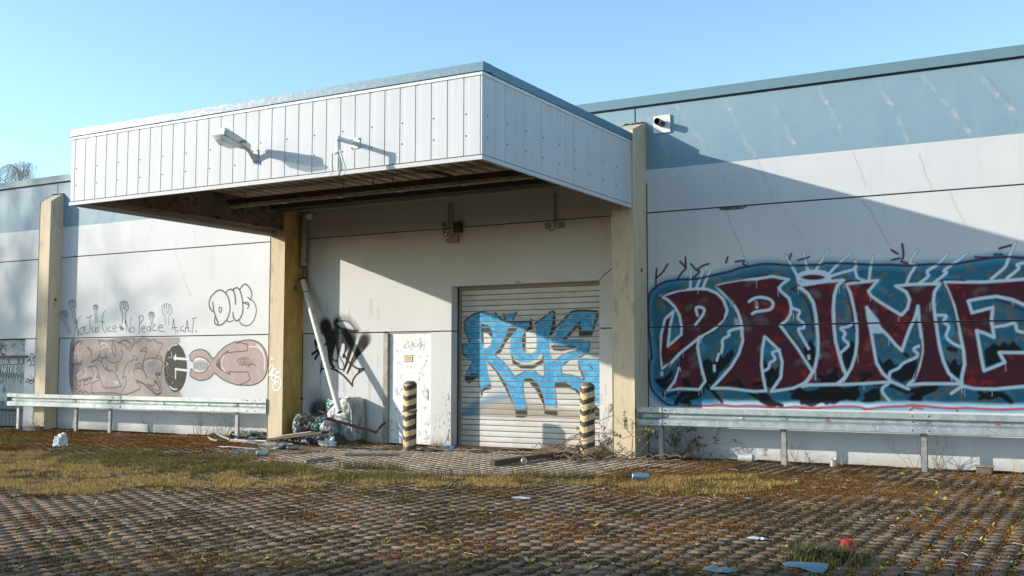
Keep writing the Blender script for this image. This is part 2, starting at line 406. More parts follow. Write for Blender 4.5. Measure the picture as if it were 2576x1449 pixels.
def make_paving():
    X0, X1, Y0, Y1 = -31.0, 5.0, -17.0, -.03
    e = .018; h = PL/2-.0055; wd = PW/2-.0072
    prof = [(-h, wd-e), (-h*.56, wd-e), (-h*.44, wd+e-.003), (h*.44, wd+e-.003), (h*.56, wd-e), (h, wd-e)]
    out = [(x, y) for y, x in prof]+[(-x, y) for y, x in reversed(prof)]; out = np.array(out)
    inn = out-np.sign(out)*.003
    nx = int((X1-X0)/PW); ny = int((Y1-Y0)/PL)
    cx, cy = np.meshgrid(X0+PW*(np.arange(nx)+.5), Y0+PL*np.arange(ny+1)+.02, indexing='ij')
    cy = cy+(np.arange(nx) % 2)[:, None]*PL/2; cx = cx.ravel(); cy = cy.ravel()
    k = cy < -.12; cx = cx[k]; cy = cy[k]
    # leave out what lies well outside the view
    vd = (cx-CAM[0])*_fw[0]+(cy-CAM[1])*_fw[1]; vr = (cx-CAM[0])*_r0[0]+(cy-CAM[1])*_r0[1]
    k = (vd > 5) & (np.abs(vr) < vd*.52+4.0); cx = cx[k]; cy = cy[k]; n = len(cx)
    dz = RNG.normal(0, .0012, n); tx = RNG.normal(0, .010, n); ty = RNG.normal(0, .010, n); rz = RNG.normal(0, .012, n)
    co = np.zeros((n, 24, 3))
    for j, (ring, z) in enumerate(((out, -.010), (inn, 0.0))):
        px = ring[None, :, 0]*np.cos(rz)[:, None]-ring[None, :, 1]*np.sin(rz)[:, None]; py = ring[None, :, 0]*np.sin(rz)[:, None]+ring[None, :, 1]*np.cos(rz)[:, None]
        co[:, j*12:(j+1)*12, 0] = cx[:, None]+px; co[:, j*12:(j+1)*12, 1] = cy[:, None]+py
        co[:, j*12:(j+1)*12, 2] = z+dz[:, None]+(px*tx[:, None]+py*ty[:, None])
    lp = []; ct = []
    for i in range(12): lp += [i, (i+1) % 12, 12+(i+1) % 12, 12+i]; ct.append(4)
    lp += list(range(12, 24)); ct.append(12); lp = np.array(lp)
    loops = (lp[None, :]+24*np.arange(n)[:, None]).ravel()
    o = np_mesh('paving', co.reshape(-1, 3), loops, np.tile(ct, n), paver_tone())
    at = o.data.attributes.new('tone', 'FLOAT', 'POINT')
    at.data.foreach_set('value', np.repeat(np.clip(RNG.normal(.5, .24, n), 0, 1), 24).astype(np.float32))
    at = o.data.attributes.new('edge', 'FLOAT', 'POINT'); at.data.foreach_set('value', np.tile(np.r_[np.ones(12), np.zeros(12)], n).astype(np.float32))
    return tag(o, kind='structure')
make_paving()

# ================================================================== the warehouse
J1, J2, BW, TOP = 4.36, 2.291, 5.144, 6.505
XC = [-31.7, -23.62, -15.51, -7.465, .6, 8.7]                       # panel joints, hidden behind the pilasters
PILX = [(-23.80, -23.37, .36), (-15.72, -15.30, .60), (-7.68, -7.26, .60), (.42, .84, .60)]
SX0, SX1, SZ, REC = -11.449, -8.21, 3.18, .30                       # shutter opening
DX0, DX1 = -13.12, -11.94                                           # door opening
warehouse = empty('warehouse', (-11.5, 0, 0), 'long white concrete warehouse with a blue band under its roof and graffiti', 'building')
G_ = .011
def panel(poly, nm='wall_panel'):
    m = MB(); m.prism_y(poly, 0, .22); return m.build(nm, WALL, warehouse, bevel=.005)
def rect(x0, x1, z0, z1): return [(x0, z0), (x1, z0), (x1, z1), (x0, z1)]
for i in range(5):
    a, b = XC[i]+G_, XC[i+1]-G_
    if i == 2:
        panel(rect(a, DX0, 0, J2-G_)); panel(rect(DX1, SX0, 0, J2-G_)); panel(rect(SX1, b, 0, J2-G_))
        panel([(a, J2+G_), (SX0, J2+G_), (SX0, SZ), (SX1, SZ), (SX1+.012, SZ+.025), (b-.2, 3.61), (b-.2, J1-G_), (a, J1-G_)])
        panel([(SX1, J2+G_), (b, J2+G_), (b, 3.62+.10), (b-.2, 3.58), (SX1+.004, SZ)])
    elif i == 0:
        panel(rect(-24.72, b, 0, J2-G_)); panel(rect(a, -27.2, 0, J2-G_)); panel(rect(a, b, J2+G_, J1-G_))
    else:
        panel(rect(a, b, 0, J2-G_)); panel(rect(a, b, J2+G_, J1-G_))
    panel(rect(a, b, J1+G_, 6.30))
bk = MB(); bk.box(-31.7, -27.2, .045, .3, 0, 6.3); bk.box(-27.2, -24.72, .045, .3, J2+.02, 6.3); bk.box(-24.72, DX0-.02, .045, .3, 0, 6.3)
bk.box(DX0-.02, DX1+.02, .045, .3, J2-.02, 6.3); bk.box(DX1+.02, SX0-.02, .045, .3, 0, 6.3); bk.box(SX0-.02, SX1+.02, .045, .3, SZ+.02, 6.3); bk.box(SX1+.02, 8.7, .045, .3, 0, 6.3)
bk.build('joint_backing', GROOVE, warehouse)
core = MB(); core.box(-31.7, 8.7, .36, 25, 0, 6.28); core.build('hall_core', WALL, warehouse)
cp = MB(); cp.prism_x([(-.05, 6.335), (-.05, TOP), (.45, TOP+.03), (.45, 6.335)], -31.8, 8.8, True); cp.build('roof_coping', COPE_W, warehouse)
sh = MB(); sh.box(-31.7, 8.7, .0, .35, 6.303, 6.333); sh.build('shadow_gap', BLACK, warehouse)
# pilasters with sloping caps
for k, (x0, x1, d) in enumerate(PILX):
    zt = 6.00; zf = 5.77
    m = MB(); m.prism_x([(-d, 0), (-d, zf), (-.03, zt), (-.004, zt), (-.004, 0)], x0, x1, True)
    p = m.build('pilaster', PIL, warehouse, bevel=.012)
    if k < 3:
        h = MB(); M_ = Matrix.Rotation(math.radians(90), 4, 'Y'); zz = (3.27, 3.27, 3.30)[k]
        h.lathe([(.035, 0), (.035, .004), (.001, .005)], (x1+.001, -d*.42, zz), 12, M_); h.build('bolt_hole', BLACK, p)
        t = MB(); t.tube([(x0+.02*i+random.uniform(-.006, .006), -.02+random.uniform(-.012, .012), zt+.012+random.uniform(-.006, .01)) for i in range(int((x1-x0)/.02)+2)], .016, 6, jit=.4); t.build('tar_seal', BLACK, p)
    sl = MB(); sl.box(x1, x1+.018, -.006, .01, 0, 4.9 if k == 2 else 2.3); sl.build('joint_strip', GROOVE, warehouse)

# ---- lime streaks on the blue band, cracks in the panels
def streaks(x0, x1, z0, z1, lines, cracks, name, chips=()):
    P = Paint(x0, x1, z0, z1, .014)
    for f, pts in lines:
        p = WL(f, pts)
        p = crom(p, 10); L = len(p)
        for rep in range(3):
            for i in range(L-1):
                a, b = np.array(p[i]), np.array(p[i+1]); t = i/L
                if vnoise(np.array([i*.45+rep*9.+p[0][0]*7]), np.array([3.]))[0] < .5: continue
                off = np.array([random.gauss(0, .022), random.gauss(0, .01)])
                P.line([a+off, b+off+np.array([random.gauss(0, .01), 0])], random.uniform(.010, .045), (.50, .58, .62), .06, random.uniform(.06, .34), smooth=False)
    for f, pts, wd in cracks:
        p = WL(f, pts); q = []
        for i in range(len(p)-1):
            a, b = np.array(p[i]), np.array(p[i+1]); n = max(2, int(np.hypot(*(b-a))/.05))
            for j in range(n): q.append(a+(b-a)*j/n+np.array([random.gauss(0, .007), random.gauss(0, .004)]))
        q.append(np.array(p[-1])); P.line(q, wd*.8, (.16, .17, .17), .012, .38, smooth=False)
    for f, pts in chips: P.poly(WL(f, pts), (.10, .095, .08), .01, .95, var=.8, var_col=(.35, .34, .3))
    return P.build(name, warehouse, kind='stuff', y=-.003, skip=(lambda x, z: (np.abs(z-J1) < .012) | (np.abs(z-J2) < .012),))
LS = [('R8', [(130, 255), (180, 370), (225, 435), (280, 540), (335, 700)]), ('R8', [(565, 205), (610, 320), (680, 430), (735, 560), (790, 670)]),
      ('R8', [(885, 190), (1010, 320), (1090, 420), (1170, 520), (1250, 620)]), ('R8', [(1320, 195), (1410, 300), (1500, 400), (1590, 470)]),
      ('R7', [(1050, 10), (1080, 80), (1150, 220), (1200, 340), (1290, 470)]), ('R7', [(630, 25), (680, 120), (770, 250), (850, 370), (930, 480)]),
      ('R7', [(1430, 20), (1480, 130), (1560, 280), (1640, 430)]), ('R7', [(340, 70), (380, 130), (430, 200), (500, 310), (540, 400), (610, 550)])]
CK = [('R7', [(930, 490), (1010, 620), (1070, 750), (1095, 860)], .006), ('R7', [(1040, 915), (1090, 1040), (1150, 1180), (1190, 1290), (1235, 1370)], .014),
      ('R7', [(1290, 480), (1340, 570), (1400, 740), (1435, 850)], .008), ('R7', [(610, 555), (680, 660), (720, 740)], .006),
      ('R7', [(1510, 900), (1590, 1020), (1690, 1160)], .007), ('R7', [(510, 130), (560, 95), (630, 65)], .007),
      ('R8', [(450, 1085), (520, 1180), (590, 1310), (660, 1430)], .012), ('R8', [(860, 740), (910, 900), (960, 1010)], .007),
      ('R8', [(1085, 1040), (1130, 1130), (1190, 1260)], .007), ('R8', [(1350, 190), (1450, 310), (1520, 390)], .008), ('R8', [(380, 720), (430, 860), (480, 1000)], .006),
      ('S1', [(190, 1235), (240, 1250), (285, 1250)], .008)]
CH = [('R7', [(985, 905), (1010, 912), (1080, 910), (1190, 898), (1220, 880), (1210, 875), (1100, 880), (1000, 890)])]
streaks(-7.24, -.6, 2.32, 6.29, LS, CK, 'weathering', CH)
LS2 = [('R1', [(100, 390), (140, 520), (180, 640), (210, 745)]), ('R1', [(300, 420), (330, 520), (355, 610)]), ('R1', [(650, 545), (630, 620), (620, 690)]),
       ('R1', [(930, 580), (910, 640), (900, 690)]), ('R1', [(1060, 585), (1030, 670)]), ('R1', [(760, 545), (735, 600)]), ('R1', [(560, 330), (660, 335)])]
CK2 = [('R1', [(1260, 700), (1240, 800), (1215, 900)], .006), ('R1', [(1430, 700), (1400, 800), (1370, 900)], .007), ('R1', [(1640, 950), (1680, 1080), (1730, 1220), (1800, 1400)], .007),
       ('R1', [(870, 740), (820, 880)], .006), ('R1', [(1240, 700), (1215, 760)], .005), ('R1', [(1840, 770), (1820, 850)], .006), ('R2', [(1430, 60), (1480, 160), (1510, 220)], .005)]
streaks(-25.5, -15.74, 3.2, 6.29, LS2, CK2, 'weathering')
streaks(-15.2, -7.8, 2.32, 4.34, [], [('D', [(2010, 250), (2050, 420), (2110, 600), (2180, 690)], .006), ('D', [(1195, 1090), (1195, 1110), (1230, 1110), (1228, 1090)], .03)], 'weathering')

# ---- canopy
CX0, CX1, CY, CZ0, CZ1 = -15.70, -7.30, -5.65, 4.40, 5.70
def clad_profile(L, flip=False):
    """(distance, relief) for vertical cladding with a seam every .267 m"""
    pts = [(0, 0)]; s = .09; i = 0
    while s < L-.02:
        g_ = .013 if flip is False or i % 4 == 2 else .007
        pts += [(s, 0), (s+.001, .014), (s+g_, .014), (s+g_+.001, .0025)]
        if s+.11 < L: pts += [(s+.085, .0025), (s+.092, 0)]
        s += .267; i += 1
    pts.append((L, 0)); return pts
m = MB(); pr = clad_profile(CX1-CX0); n = len(pr)
vs = [(CX0+d, CY+r, z) for z in (4.44, 5.535) for d, r in pr]; m.add(vs, [(i, i+1, i+1+n, i+n) for i in range(n-1)])
pr2 = clad_profile(-CY-.6, True); n2 = len(pr2)
vs = [(CX1-r*.6, CY+d, z) for z in (4.44, 5.535) for d, r in pr2]; m.add(vs, [(i, i+1, i+1+n2, i+n2) for i in range(n2-1)])
vs = [(CX0+r*.6, CY+d, z) for z in (4.44, 5.535) for d, r in pr2]; m.add(vs, [(i+1, i, i+n2, i+1+n2) for i in range(n2-1)])
canopy = m.build('canopy', CLAD, warehouse)
inn = MB()   # the backs of the cladding sheets, seen from below
inn.box(CX0+.03, CX1-.03, CY+.03, CY+.05, 4.44, 5.5); inn.box(CX0+.035, CX0+.05, CY+.05, -.6, 4.44, 5.5); inn.box(CX1-.05, CX1-.035, CY+.05, -.6, 4.44, 5.5)
for i in range(18): inn.box(CX0+.05, CX0+.062, CY+.12+i*.267, CY+.21+i*.267, 4.46, 4.62)
inn.build('cladding_back', SOFFIT, canopy)
cop = MB(); c0, c1 = 5.582, 5.706
cop.prism_x([(CY-.035, c0), (CY-.035, c1), (CY+.2, c1+.005), (CY+.2, c0+.02)], CX0-.03, CX1+.035, True)
cop.box(CX1-.2, CX1+.034, CY+.2, -.585, c0, c1+.003); cop.box(CX0-.03, CX0+.2, CY+.2, -.36, c0, c1+.003)
cop.build('coping', COPE_C, canopy, bevel=.003)
rf = MB(); rf.box(CX0+.2, CX1-.2, CY+.2, -.0, 5.60, 5.66); rf.build('roof_sheet', GALVD, canopy)
tr = MB(); tr.box(CX0-.012, CX1+.012, CY-.014, CY+.02, 5.535, 5.580); tr.box(CX1-.02, CX1+.012, CY+.02, -.6, 5.535, 5.580); tr.box(CX0-.012, CX0+.02, CY+.02, -.6, 5.535, 5.580)
tr.build('upper_trim', WHITE, canopy)
tr = MB(); tr.box(CX0-.012, CX1+.014, CY-.016, CY+.03, 4.375, 4.432); tr.box(CX1-.03, CX1+.014, CY+.03, -.6, 4.375, 4.432); tr.box(CX0-.012, CX0+.06, CY+.03, -.6, 4.375, 4.432)
tr.build('lower_trim', CLAD, canopy)
rl = MB(); rl.box(CX0, CX1, CY-.009, CY+.01, 4.434, 4.447); rl.box(CX1-.01, CX1+.006, CY+.01, -.6, 4.434, 4.445); rl.build('rust_line', RUST, canopy)
def screws_at(pts, axis):
    proto = None
    for q in pts:
        if proto is None:
            m = MB(); m.lathe([(.011, 0), (.011, .006), (.004, .012)], (0, 0, 0), 8, Matrix.Rotation(math.radians(90), 4, axis)); o = m.build('screw', RUST); proto = o
        else: o = proto.copy(); C.objects.link(o)
        o.parent = canopy; o.matrix_parent_inverse = Matrix.Translation(-chain_loc(canopy)); o.location = q
screws_at([(CX0+.135+.267*i, CY+.005, z) for i in range(0, 31, 2) for z in (5.02, 4.72)], 'X')
screws_at([(CX1-.004, CY+.15+.267*i, z) for i in range(0, 18, 2) for z in (5.0, 4.70)], 'Y')
sf = MB(); xs = []; x = CX0+.05
while x < CX1-.36: xs += [(x, 5.10), (x+.10, 5.10), (x+.13, 5.02), (x+.25, 5.02), (x+.28, 5.10)]; x += .28
n = len(xs); sf.add([(a, y, z) for y in (CY+.05, -.6) for a, z in xs], [(i, i+1, i+1+n, i+n) for i in range(n-1)]); sf.build('soffit', SOFFIT, canopy)
b = MB(); b.box(-15.62, -15.38, CY+.1, -.6, 4.50, 5.04); b.build('side_beam', BEAM, canopy, bevel=.01)
b = MB(); b.box(-15.64, -7.35, -1.0, -.66, 4.89, 5.3); b.build('wall_beam', BEAMD, canopy)
b = MB(); b.box(-15.3, -7.35, -.665, -.605, 4.862, 4.884); b.build('beam_ledge', SOFFIT, canopy)
b = MB(); b.bar((-10.9, CY+.1, 5.03), (-10.2, -1.0, 5.03), .09, .04); b.build('cross_bracing', BEAMD, canopy)

# ---- roller shutter
PIT = .1075; yS = REC
def slat_y(X, Z):
    f = (Z/PIT) % 1.0
    return np.where(f < .07, yS+.008, np.where(f > .94, yS+.008, yS-.004*np.sin(np.pi*np.clip((f-.07)/.87, 0, 1))**.6))
m = MB(); zz = []
for i in range(int(SZ/PIT)+1):
    for f in (0, .065, .075, .15, .3, .5, .7, .85, .935, .945): zz.append((i+f)*PIT)
zz = [z for z in zz if z < SZ+.05]; ys = slat_y(None, np.array(zz)); pr = [(float(y), z) for y, z in zip(ys, zz)]; pr.append((yS, SZ+.06)); n = len(pr)
m.add([(x, y, z) for x in (SX0-.01, SX1+.01) for y, z in pr], [(i, i+n, i+n+1, i+1) for i in range(n-1)])
SLAT = NM('grey_shutter_slats'); _a = SLAT
_f = _a.noise(1.6, 6, _a.pos((1, 1, 1.5)), .7)
_c = _a.mix(_a.ramp(_f, [(.38, 0), (.62, 1)]), (.58, .59, .59), (.50, .47, .42))
_c = _a.mix(_a.ramp(_a.noise(5, 6, _a.pos((1, 1, 4)), .8), [(.6, 0), (.68, .7)]), _c, (.19, .18, .15))
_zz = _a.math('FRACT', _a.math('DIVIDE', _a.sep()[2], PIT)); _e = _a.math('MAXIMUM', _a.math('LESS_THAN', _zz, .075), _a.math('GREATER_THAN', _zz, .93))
_a.base(_a.mix(_a.math('MULTIPLY', _e, .85), _c, (.022, .014, .009))); _a.set(.55, .1, .4)  # grooves between the slats coloured dark to stand for the recess shade
shutter = m.build('roller_shutter', SLAT.m, warehouse)
fr = MB(); fr.box(SX0-.001, SX0+.05, yS-.03, yS+.05, 0, SZ); fr.box(SX1-.05, SX1+.001, yS-.03, yS+.05, 0, SZ); fr.box(SX0+.05, SX1-.05, yS-.05, yS+.06, SZ-.06, SZ+.02)
fr.build('guide_rail', plain('shutter_guide', (.30, .27, .23), .6), shutter)
th = MB(); th.box(SX0-.02, SX1+.02, .02, yS+.06, -.02, .018); th.box(SX0+.8, SX1-.1, -.05, .04, -.018, .012); th.build('threshold', RUST, shutter)
# ---- steel door
m = MB(); m.box(-13.0, -11.955, .05, .09, .02, 2.262); door = m.build('steel_door', DOORW, warehouse, bevel=.003)
m = MB(); m.box(DX0, -13.01, -.012, .14, 0, 2.27); m.box(-13.01, DX1, .03, .14, 2.266, 2.29); m.box(-11.953, DX1, .03, .14, 0, 2.266); m.build('door_frame', speckled('grey_frame', (.42, .40, .36), (.26, .23, .19), 6, .7), door)
for z in (.30, 2.0): h = MB(); h.tube([(-13.0, .035, z-.09), (-13.0, .035, z+.09)], .014, 8); h.build('hinge', GALVD, door)
q = WP('R5', 1083, 1035, 'y', .05)
h = MB(); h.box(q[0]-.022, q[0]+.022, .042, .05, q[2]-.11, q[2]+.11); kp = h.build('lock_plate', GALV, door, bevel=.003)
h = MB(); h.lathe([(.012, 0), (.012, .004), (.001, .005)], (q[0], .045, q[2]+.06), 10, Matrix.Rotation(math.radians(90), 4, 'X')); h.build('handle_hole', BLACK, kp); h = MB(); h.box(q[0]-.006, q[0]+.006, .040, .044, q[2]-.07, q[2]-.03); h.build('keyhole', BLACK, kp)
q0 = WP('R5', 943, 793, 'y', .05); q1 = WP('R5', 993, 836, 'y', .05)
sgn = MB(); sgn.box(q0[0], q1[0], .044, .05, q1[2], q0[2]); sg = sgn.build('door_sign', plain('brown_sign_edge', (.16, .11, .05), .6), door)
s2 = MB(); s2.box(q0[0]+.01, q1[0]-.01, .042, .045, q1[2]+.01, q0[2]-.01); s2.build('sign_face', plain('cream_sign', (.66, .50, .34), .6, var=.05), door)
def text(s, x, z, size, name, m, parent, y):
    cu = bpy.data.curves.new(name, 'FONT'); cu.body = s; cu.size = size; cu.align_x = 'CENTER'; cu.align_y = 'CENTER'; cu.extrude = .0005
    t = bpy.data.objects.new(name, cu); C.objects.link(t); dg = bpy.context.evaluated_depsgraph_get(); me = bpy.data.meshes.new_from_object(t.evaluated_get(dg))
    bpy.data.objects.remove(t); o = bpy.data.objects.new(name, me); C.objects.link(o); me.materials.clear(); me.materials.append(m)
    me.transform(Matrix.Translation((x, y, z)) @ Matrix.Rotation(math.radians(90), 4, 'X'))
    o.parent = parent; o.matrix_parent_inverse = Matrix.Translation(-chain_loc(parent)); return o
INK = plain('sign_ink', (.10, .055, .02), .7)
xm = (q0[0]+q1[0])/2; zm = (q0[2]+q1[2])/2
text('Achtung', xm, zm+.02, .034, 'sign_text', INK, sg, .0405); text('bitte nicht verstellen', xm, zm-.025, .0185, 'sign_text', INK, sg, .0405)
# scuffs on the door and the walls about it
P = Paint(-13.0, -11.96, .02, 2.25, .010)
for _ in range(90):
    cx_, cz_ = (random.uniform(-12.65, -12.1), random.gauss(2.03, .05)) if _ < 60 else (random.uniform(-12.95, -12.0), random.choice((random.gauss(.95, .12), random.uniform(.1, 2), random.uniform(.05, .35))))
    P.line([(cx_, cz_), (cx_+random.gauss(0, .02), cz_+random.gauss(0, .02))], random.uniform(.006, .022), (.25, .26, .25), .01, random.uniform(.3, .8), smooth=False)
P.build('scuff_marks', door, y=.047, kind='stuff')
# recessed side gate at the far left, painted
gx0, gx1 = -27.2, -24.72
m = MB(); m.box(gx0, gx1, .10, .14, 0, 2.27); gate = m.build('side_gate', speckled('grubby_gate', (.50, .52, .52), (.34, .36, .36), 2.4, .7, c3=(.16, .16, .15), s3=4), warehouse)
m = MB(); m.box(gx0, gx1+.14, -.03, -.001, 1.80, 1.86); m.build('wooden_bar', wood('brown_bar', (.20, .09, .05), (.11, .05, .03)), gate)
m = MB()
for i in range(16): m.box(gx0+.155*i, gx0+.155*i+.10, .085, .10, .02, .66)
m.box(gx0, gx1, .09, .10, .0, .66); m.build('corrugated_skirt', plain('blue_skirt', (.06, .13, .20), .5, var=.5), gate)
m = MB(); m.box(gx0, gx1, .05, .085, .40, .45); m.build('skirt_rail', RUST, gate)

# ================================================================== graffiti
W_ = (.80, .82, .82)
skipJ = (lambda x, z: (np.abs(z-J1) < .012) | (np.abs(z-J2) < .013),)
# ---- the big red and blue lettering on the right wall
def big_mural():
    P = Paint(-7.25, -.35, .88, 4.05, .0125)
    s1 = lambda *p: WL('S1', p); s2 = lambda *p: WL('S2', p)
    BG = (.03, .135, .205); BR = (.06, .31, .50); OLV = (.13, .14, .105); MAR = (.085, .022, .030); RED = (.30, .028, .02); GRY = (.16, .15, .17); LB = (.64, .74, .80)
    top = s1((185, 690), (180, 560), (185, 470), (200, 425), (240, 385), (310, 345), (390, 330), (480, 325), (570, 318), (650, 300), (740, 280), (820, 262), (880, 240), (960, 225), (1030, 210), (1100, 205), (1180, 208), (1250, 215), (1340, 217), (1420, 214), (1500, 212))+s2((200, 200), (300, 200), (400, 203), (560, 212), (700, 212), (830, 218), (1000, 208), (1180, 208), (1280, 190), (1400, 170), (1500, 155), (1620, 150), (1731, 160), (1900, 150))
    bot = s1((180, 690), (195, 800), (205, 930), (190, 960), (190, 1080), (205, 1160), (240, 1215), (300, 1270), (370, 1303), (460, 1305), (560, 1302), (640, 1300), (740, 1293), (850, 1305), (960, 1300), (1060, 1305), (1180, 1320), (1300, 1310), (1400, 1312))+s2((0, 1318), (100, 1318), (290, 1308), (450, 1310), (520, 1325), (650, 1310), (800, 1305), (860, 1298), (1000, 1308), (1150, 1320), (1300, 1318), (1400, 1325), (1550, 1330), (1731, 1325), (1900, 1325))
    outl = top+bot[::-1]
    P.poly(outl, BR, .10, .4)
    P.poly(outl, BG, .05, 1, var=.9, var_col=OLV, thr=.60)
    P.line(top, .11, (.09, .38, .58), .12, .6); P.line(bot, .13, (.10, .42, .62), .12, .75); P.line([(x, z+.05) for x, z in bot[12:]], .06, (.55, .68, .78), .06, .7)
    for _ in range(130):      # loose brush patches in the background
        x = random.uniform(-7.1, -.9); z = random.uniform(1.15, 3.5); a = random.uniform(0, 6.3); L = random.uniform(.08, .35)
        c = random.choice((OLV, OLV, (.10, .25, .33), (.03, .28, .48), (.05, .13, .22), (.22, .19, .12)))
        b0 = np.interp(x, [p[0] for p in bot[9:]], [p[1] for p in bot[9:]]); t0 = np.interp(x, [p[0] for p in top[2:]], [p[1] for p in top[2:]])
        if b0+.15 < z < t0-.2: P.line([(x, z), (x+L*.6*math.cos(a), z+L*.5*math.sin(a)), (x+L*math.cos(a+.7), z+L*math.sin(a+.7))], random.uniform(.05, .10), c, .05, random.uniform(.3, .65))
    letters = [
     s1((275, 455), (420, 408), (560, 395), (640, 400), (710, 430), (760, 480), (790, 560), (770, 640), (710, 695), (640, 740), (575, 775), (430, 890), (350, 975), (285, 1015), (270, 900), (280, 750), (310, 630), (375, 570), (350, 680), (332, 840), (435, 750), (438, 690), (420, 600), (385, 535), (330, 480)),
     s1((430, 890), (575, 770), (560, 850), (590, 1000), (620, 1110), (575, 1175), (420, 1168), (325, 1190), (385, 1110), (415, 1010)),
     s1((695, 365), (780, 345), (900, 325), (1020, 320), (1140, 300), (1265, 325), (1215, 360), (1190, 390), (1210, 420), (1268, 470), (1285, 530), (1280, 590), (1250, 640), (1200, 680), (1330, 850), (1400, 960), (1450, 1040), (1400, 1120), (1300, 1165), (1130, 1190), (1205, 1080), (1215, 960), (1190, 870), (1080, 765), (1062, 860), (1055, 980), (1070, 1090), (1090, 1185), (1000, 1190), (800, 1165), (670, 1165), (750, 1080), (820, 1000), (880, 900), (910, 800), (905, 700), (895, 640), (870, 570), (830, 500), (760, 420)),
     s1((1350, 385), (1410, 430), (1455, 500), (1475, 600), (1485, 700), (1492, 800), (1490, 900), (1470, 1000), (1430, 1080), (1370, 1150))+s2((60, 1140), (280, 1135), (330, 1100), (358, 1065), (330, 1000), (300, 900), (275, 800), (262, 680), (258, 560), (265, 450), (290, 370), (335, 330), (150, 345), (0, 372)),
     s2((350, 360), (440, 348), (600, 332), (560, 380), (530, 415), (550, 450), (620, 500), (700, 550), (785, 600), (830, 550), (847, 480), (820, 420), (740, 375), (870, 362), (1080, 358), (1040, 420), (1030, 500), (1045, 620), (1060, 720), (1080, 850), (1110, 960), (1150, 1050), (1245, 1130), (1100, 1130), (950, 1130), (835, 1140), (880, 1100), (920, 1000), (945, 880), (938, 760), (920, 640), (912, 530), (890, 620), (850, 700), (820, 780), (788, 875), (740, 830), (680, 760), (610, 690), (570, 640), (515, 540), (530, 640), (552, 740), (570, 850), (592, 970), (640, 1050), (710, 1115), (600, 1122), (480, 1130), (300, 1138), (350, 1085), (400, 1000), (430, 900), (441, 800), (440, 700), (430, 620), (410, 520), (390, 430)),
     s2((1110, 342), (1400, 345), (1600, 332), (1731, 322), (1900, 310), (1900, 560), (1731, 520), (1640, 480), (1520, 455), (1400, 470), (1300, 490), (1330, 582), (1490, 540), (1480, 640), (1500, 772), (1430, 740), (1365, 720), (1380, 800), (1400, 920), (1422, 1030), (1500, 1000), (1582, 965), (1540, 888), (1731, 890), (1900, 890), (1900, 1150), (1731, 1150), (1500, 1172), (1340, 1167), (1250, 1145), (1250, 1080), (1272, 980), (1265, 880), (1240, 760), (1215, 640), (1190, 530), (1150, 430))]
    for i, L in enumerate(letters):
        P.poly(L, MAR, .02, 1, smooth=False, var=.85, var_col=RED, thr=.60, nz=P.N1*.5+P.N2*.5)
        P.poly(L, GRY, .02, .55*1, smooth=False, var=0) if False else None
        xs = [p[0] for p in L]; zs = [p[1] for p in L]
        tmp = P.A.copy()
        for _ in range(34):
            x = random.uniform(min(xs), max(xs)); z = random.uniform(min(zs), max(zs)); ok = False
            for k in range(len(L)):
                a = L[k]; b = L[(k+1) % len(L)]
                if (a[1] > z) != (b[1] > z) and x < (b[0]-a[0])*(z-a[1])/(b[1]-a[1])+a[0]: ok = not ok
            if ok:
                d = random.uniform(.05, .13); a_ = random.uniform(-1.2, 1.2); P.line([(x-d*.6, z-d*a_*.5), (x, z+d*.25), (x+d*.7, z+d*a_*.5)], random.uniform(.05, .10), random.choice((GRY, RED, (.17, .02, .025), (.05, .02, .03), GRY)), .07, random.uniform(.3, .7))
    ov = s1(*[(1455+108*math.cos(a), 308+34*math.sin(a)) for a in np.linspace(0, 6.28, 14)[:-1]]); P.poly(ov, MAR, .02)
    # black scribbled undergrowth
    BK = (.012, .012, .014)
    for L in (s1((590, 960), (640, 930), (680, 970), (725, 880), (755, 930), (830, 858), (845, 905), (800, 980), (740, 1040), (670, 1150), (620, 1100), (605, 1020)), s1((1375, 850), (1400, 840), (1435, 785), (1470, 860), (1468, 960), (1440, 1005), (1400, 930)),
              s1((1068, 925), (1095, 970), (1160, 1020), (1195, 990), (1185, 1080), (1130, 1165), (1090, 1150), (1072, 1060)), s1((240, 1095), (300, 1085), (375, 1015), (370, 1060), (310, 1150), (270, 1150)),
              s2((595, 905), (640, 980), (690, 930), (740, 990), (800, 960), (895, 940), (915, 1010), (870, 1090), (790, 1122), (700, 1080), (620, 1010)), s2((305, 815), (340, 880), (400, 795), (432, 820), (425, 920), (375, 1035), (345, 980), (318, 900)),
              s2((1125, 940), (1160, 975), (1200, 930), (1225, 985), (1262, 965), (1235, 1085), (1180, 1060), (1140, 1000)), s2((1425, 870), (1500, 815), (1545, 840), (1570, 800), (1610, 830), (1650, 800), (1700, 850), (1731, 885), (1530, 890), (1560, 955), (1435, 1000)),
              s2((0, 1170), (100, 1200), (180, 1150), (200, 1085), (150, 1075), (240, 1060), (265, 1020), (290, 1060), (260, 1130), (330, 1160), (450, 1150), (470, 1220), (420, 1262), (300, 1240), (180, 1275), (60, 1290), (0, 1240)), s2((500, 1240), (555, 1175), (615, 1160), (622, 1250), (560, 1272), (470, 1270)),
              s2((820, 1250), (890, 1215), (865, 1180), (950, 1150), (1085, 1145), (1030, 1190), (950, 1230), (945, 1265), (860, 1265)), s1((1270, 1165), (1340, 1150), (1400, 1190), (1500, 1170), (1520, 1080), (1600, 1060), (1640, 1040), (1700, 1260), (1500, 1265), (1380, 1270), (1320, 1230))):
        P.poly(L, BK, .03, .97)
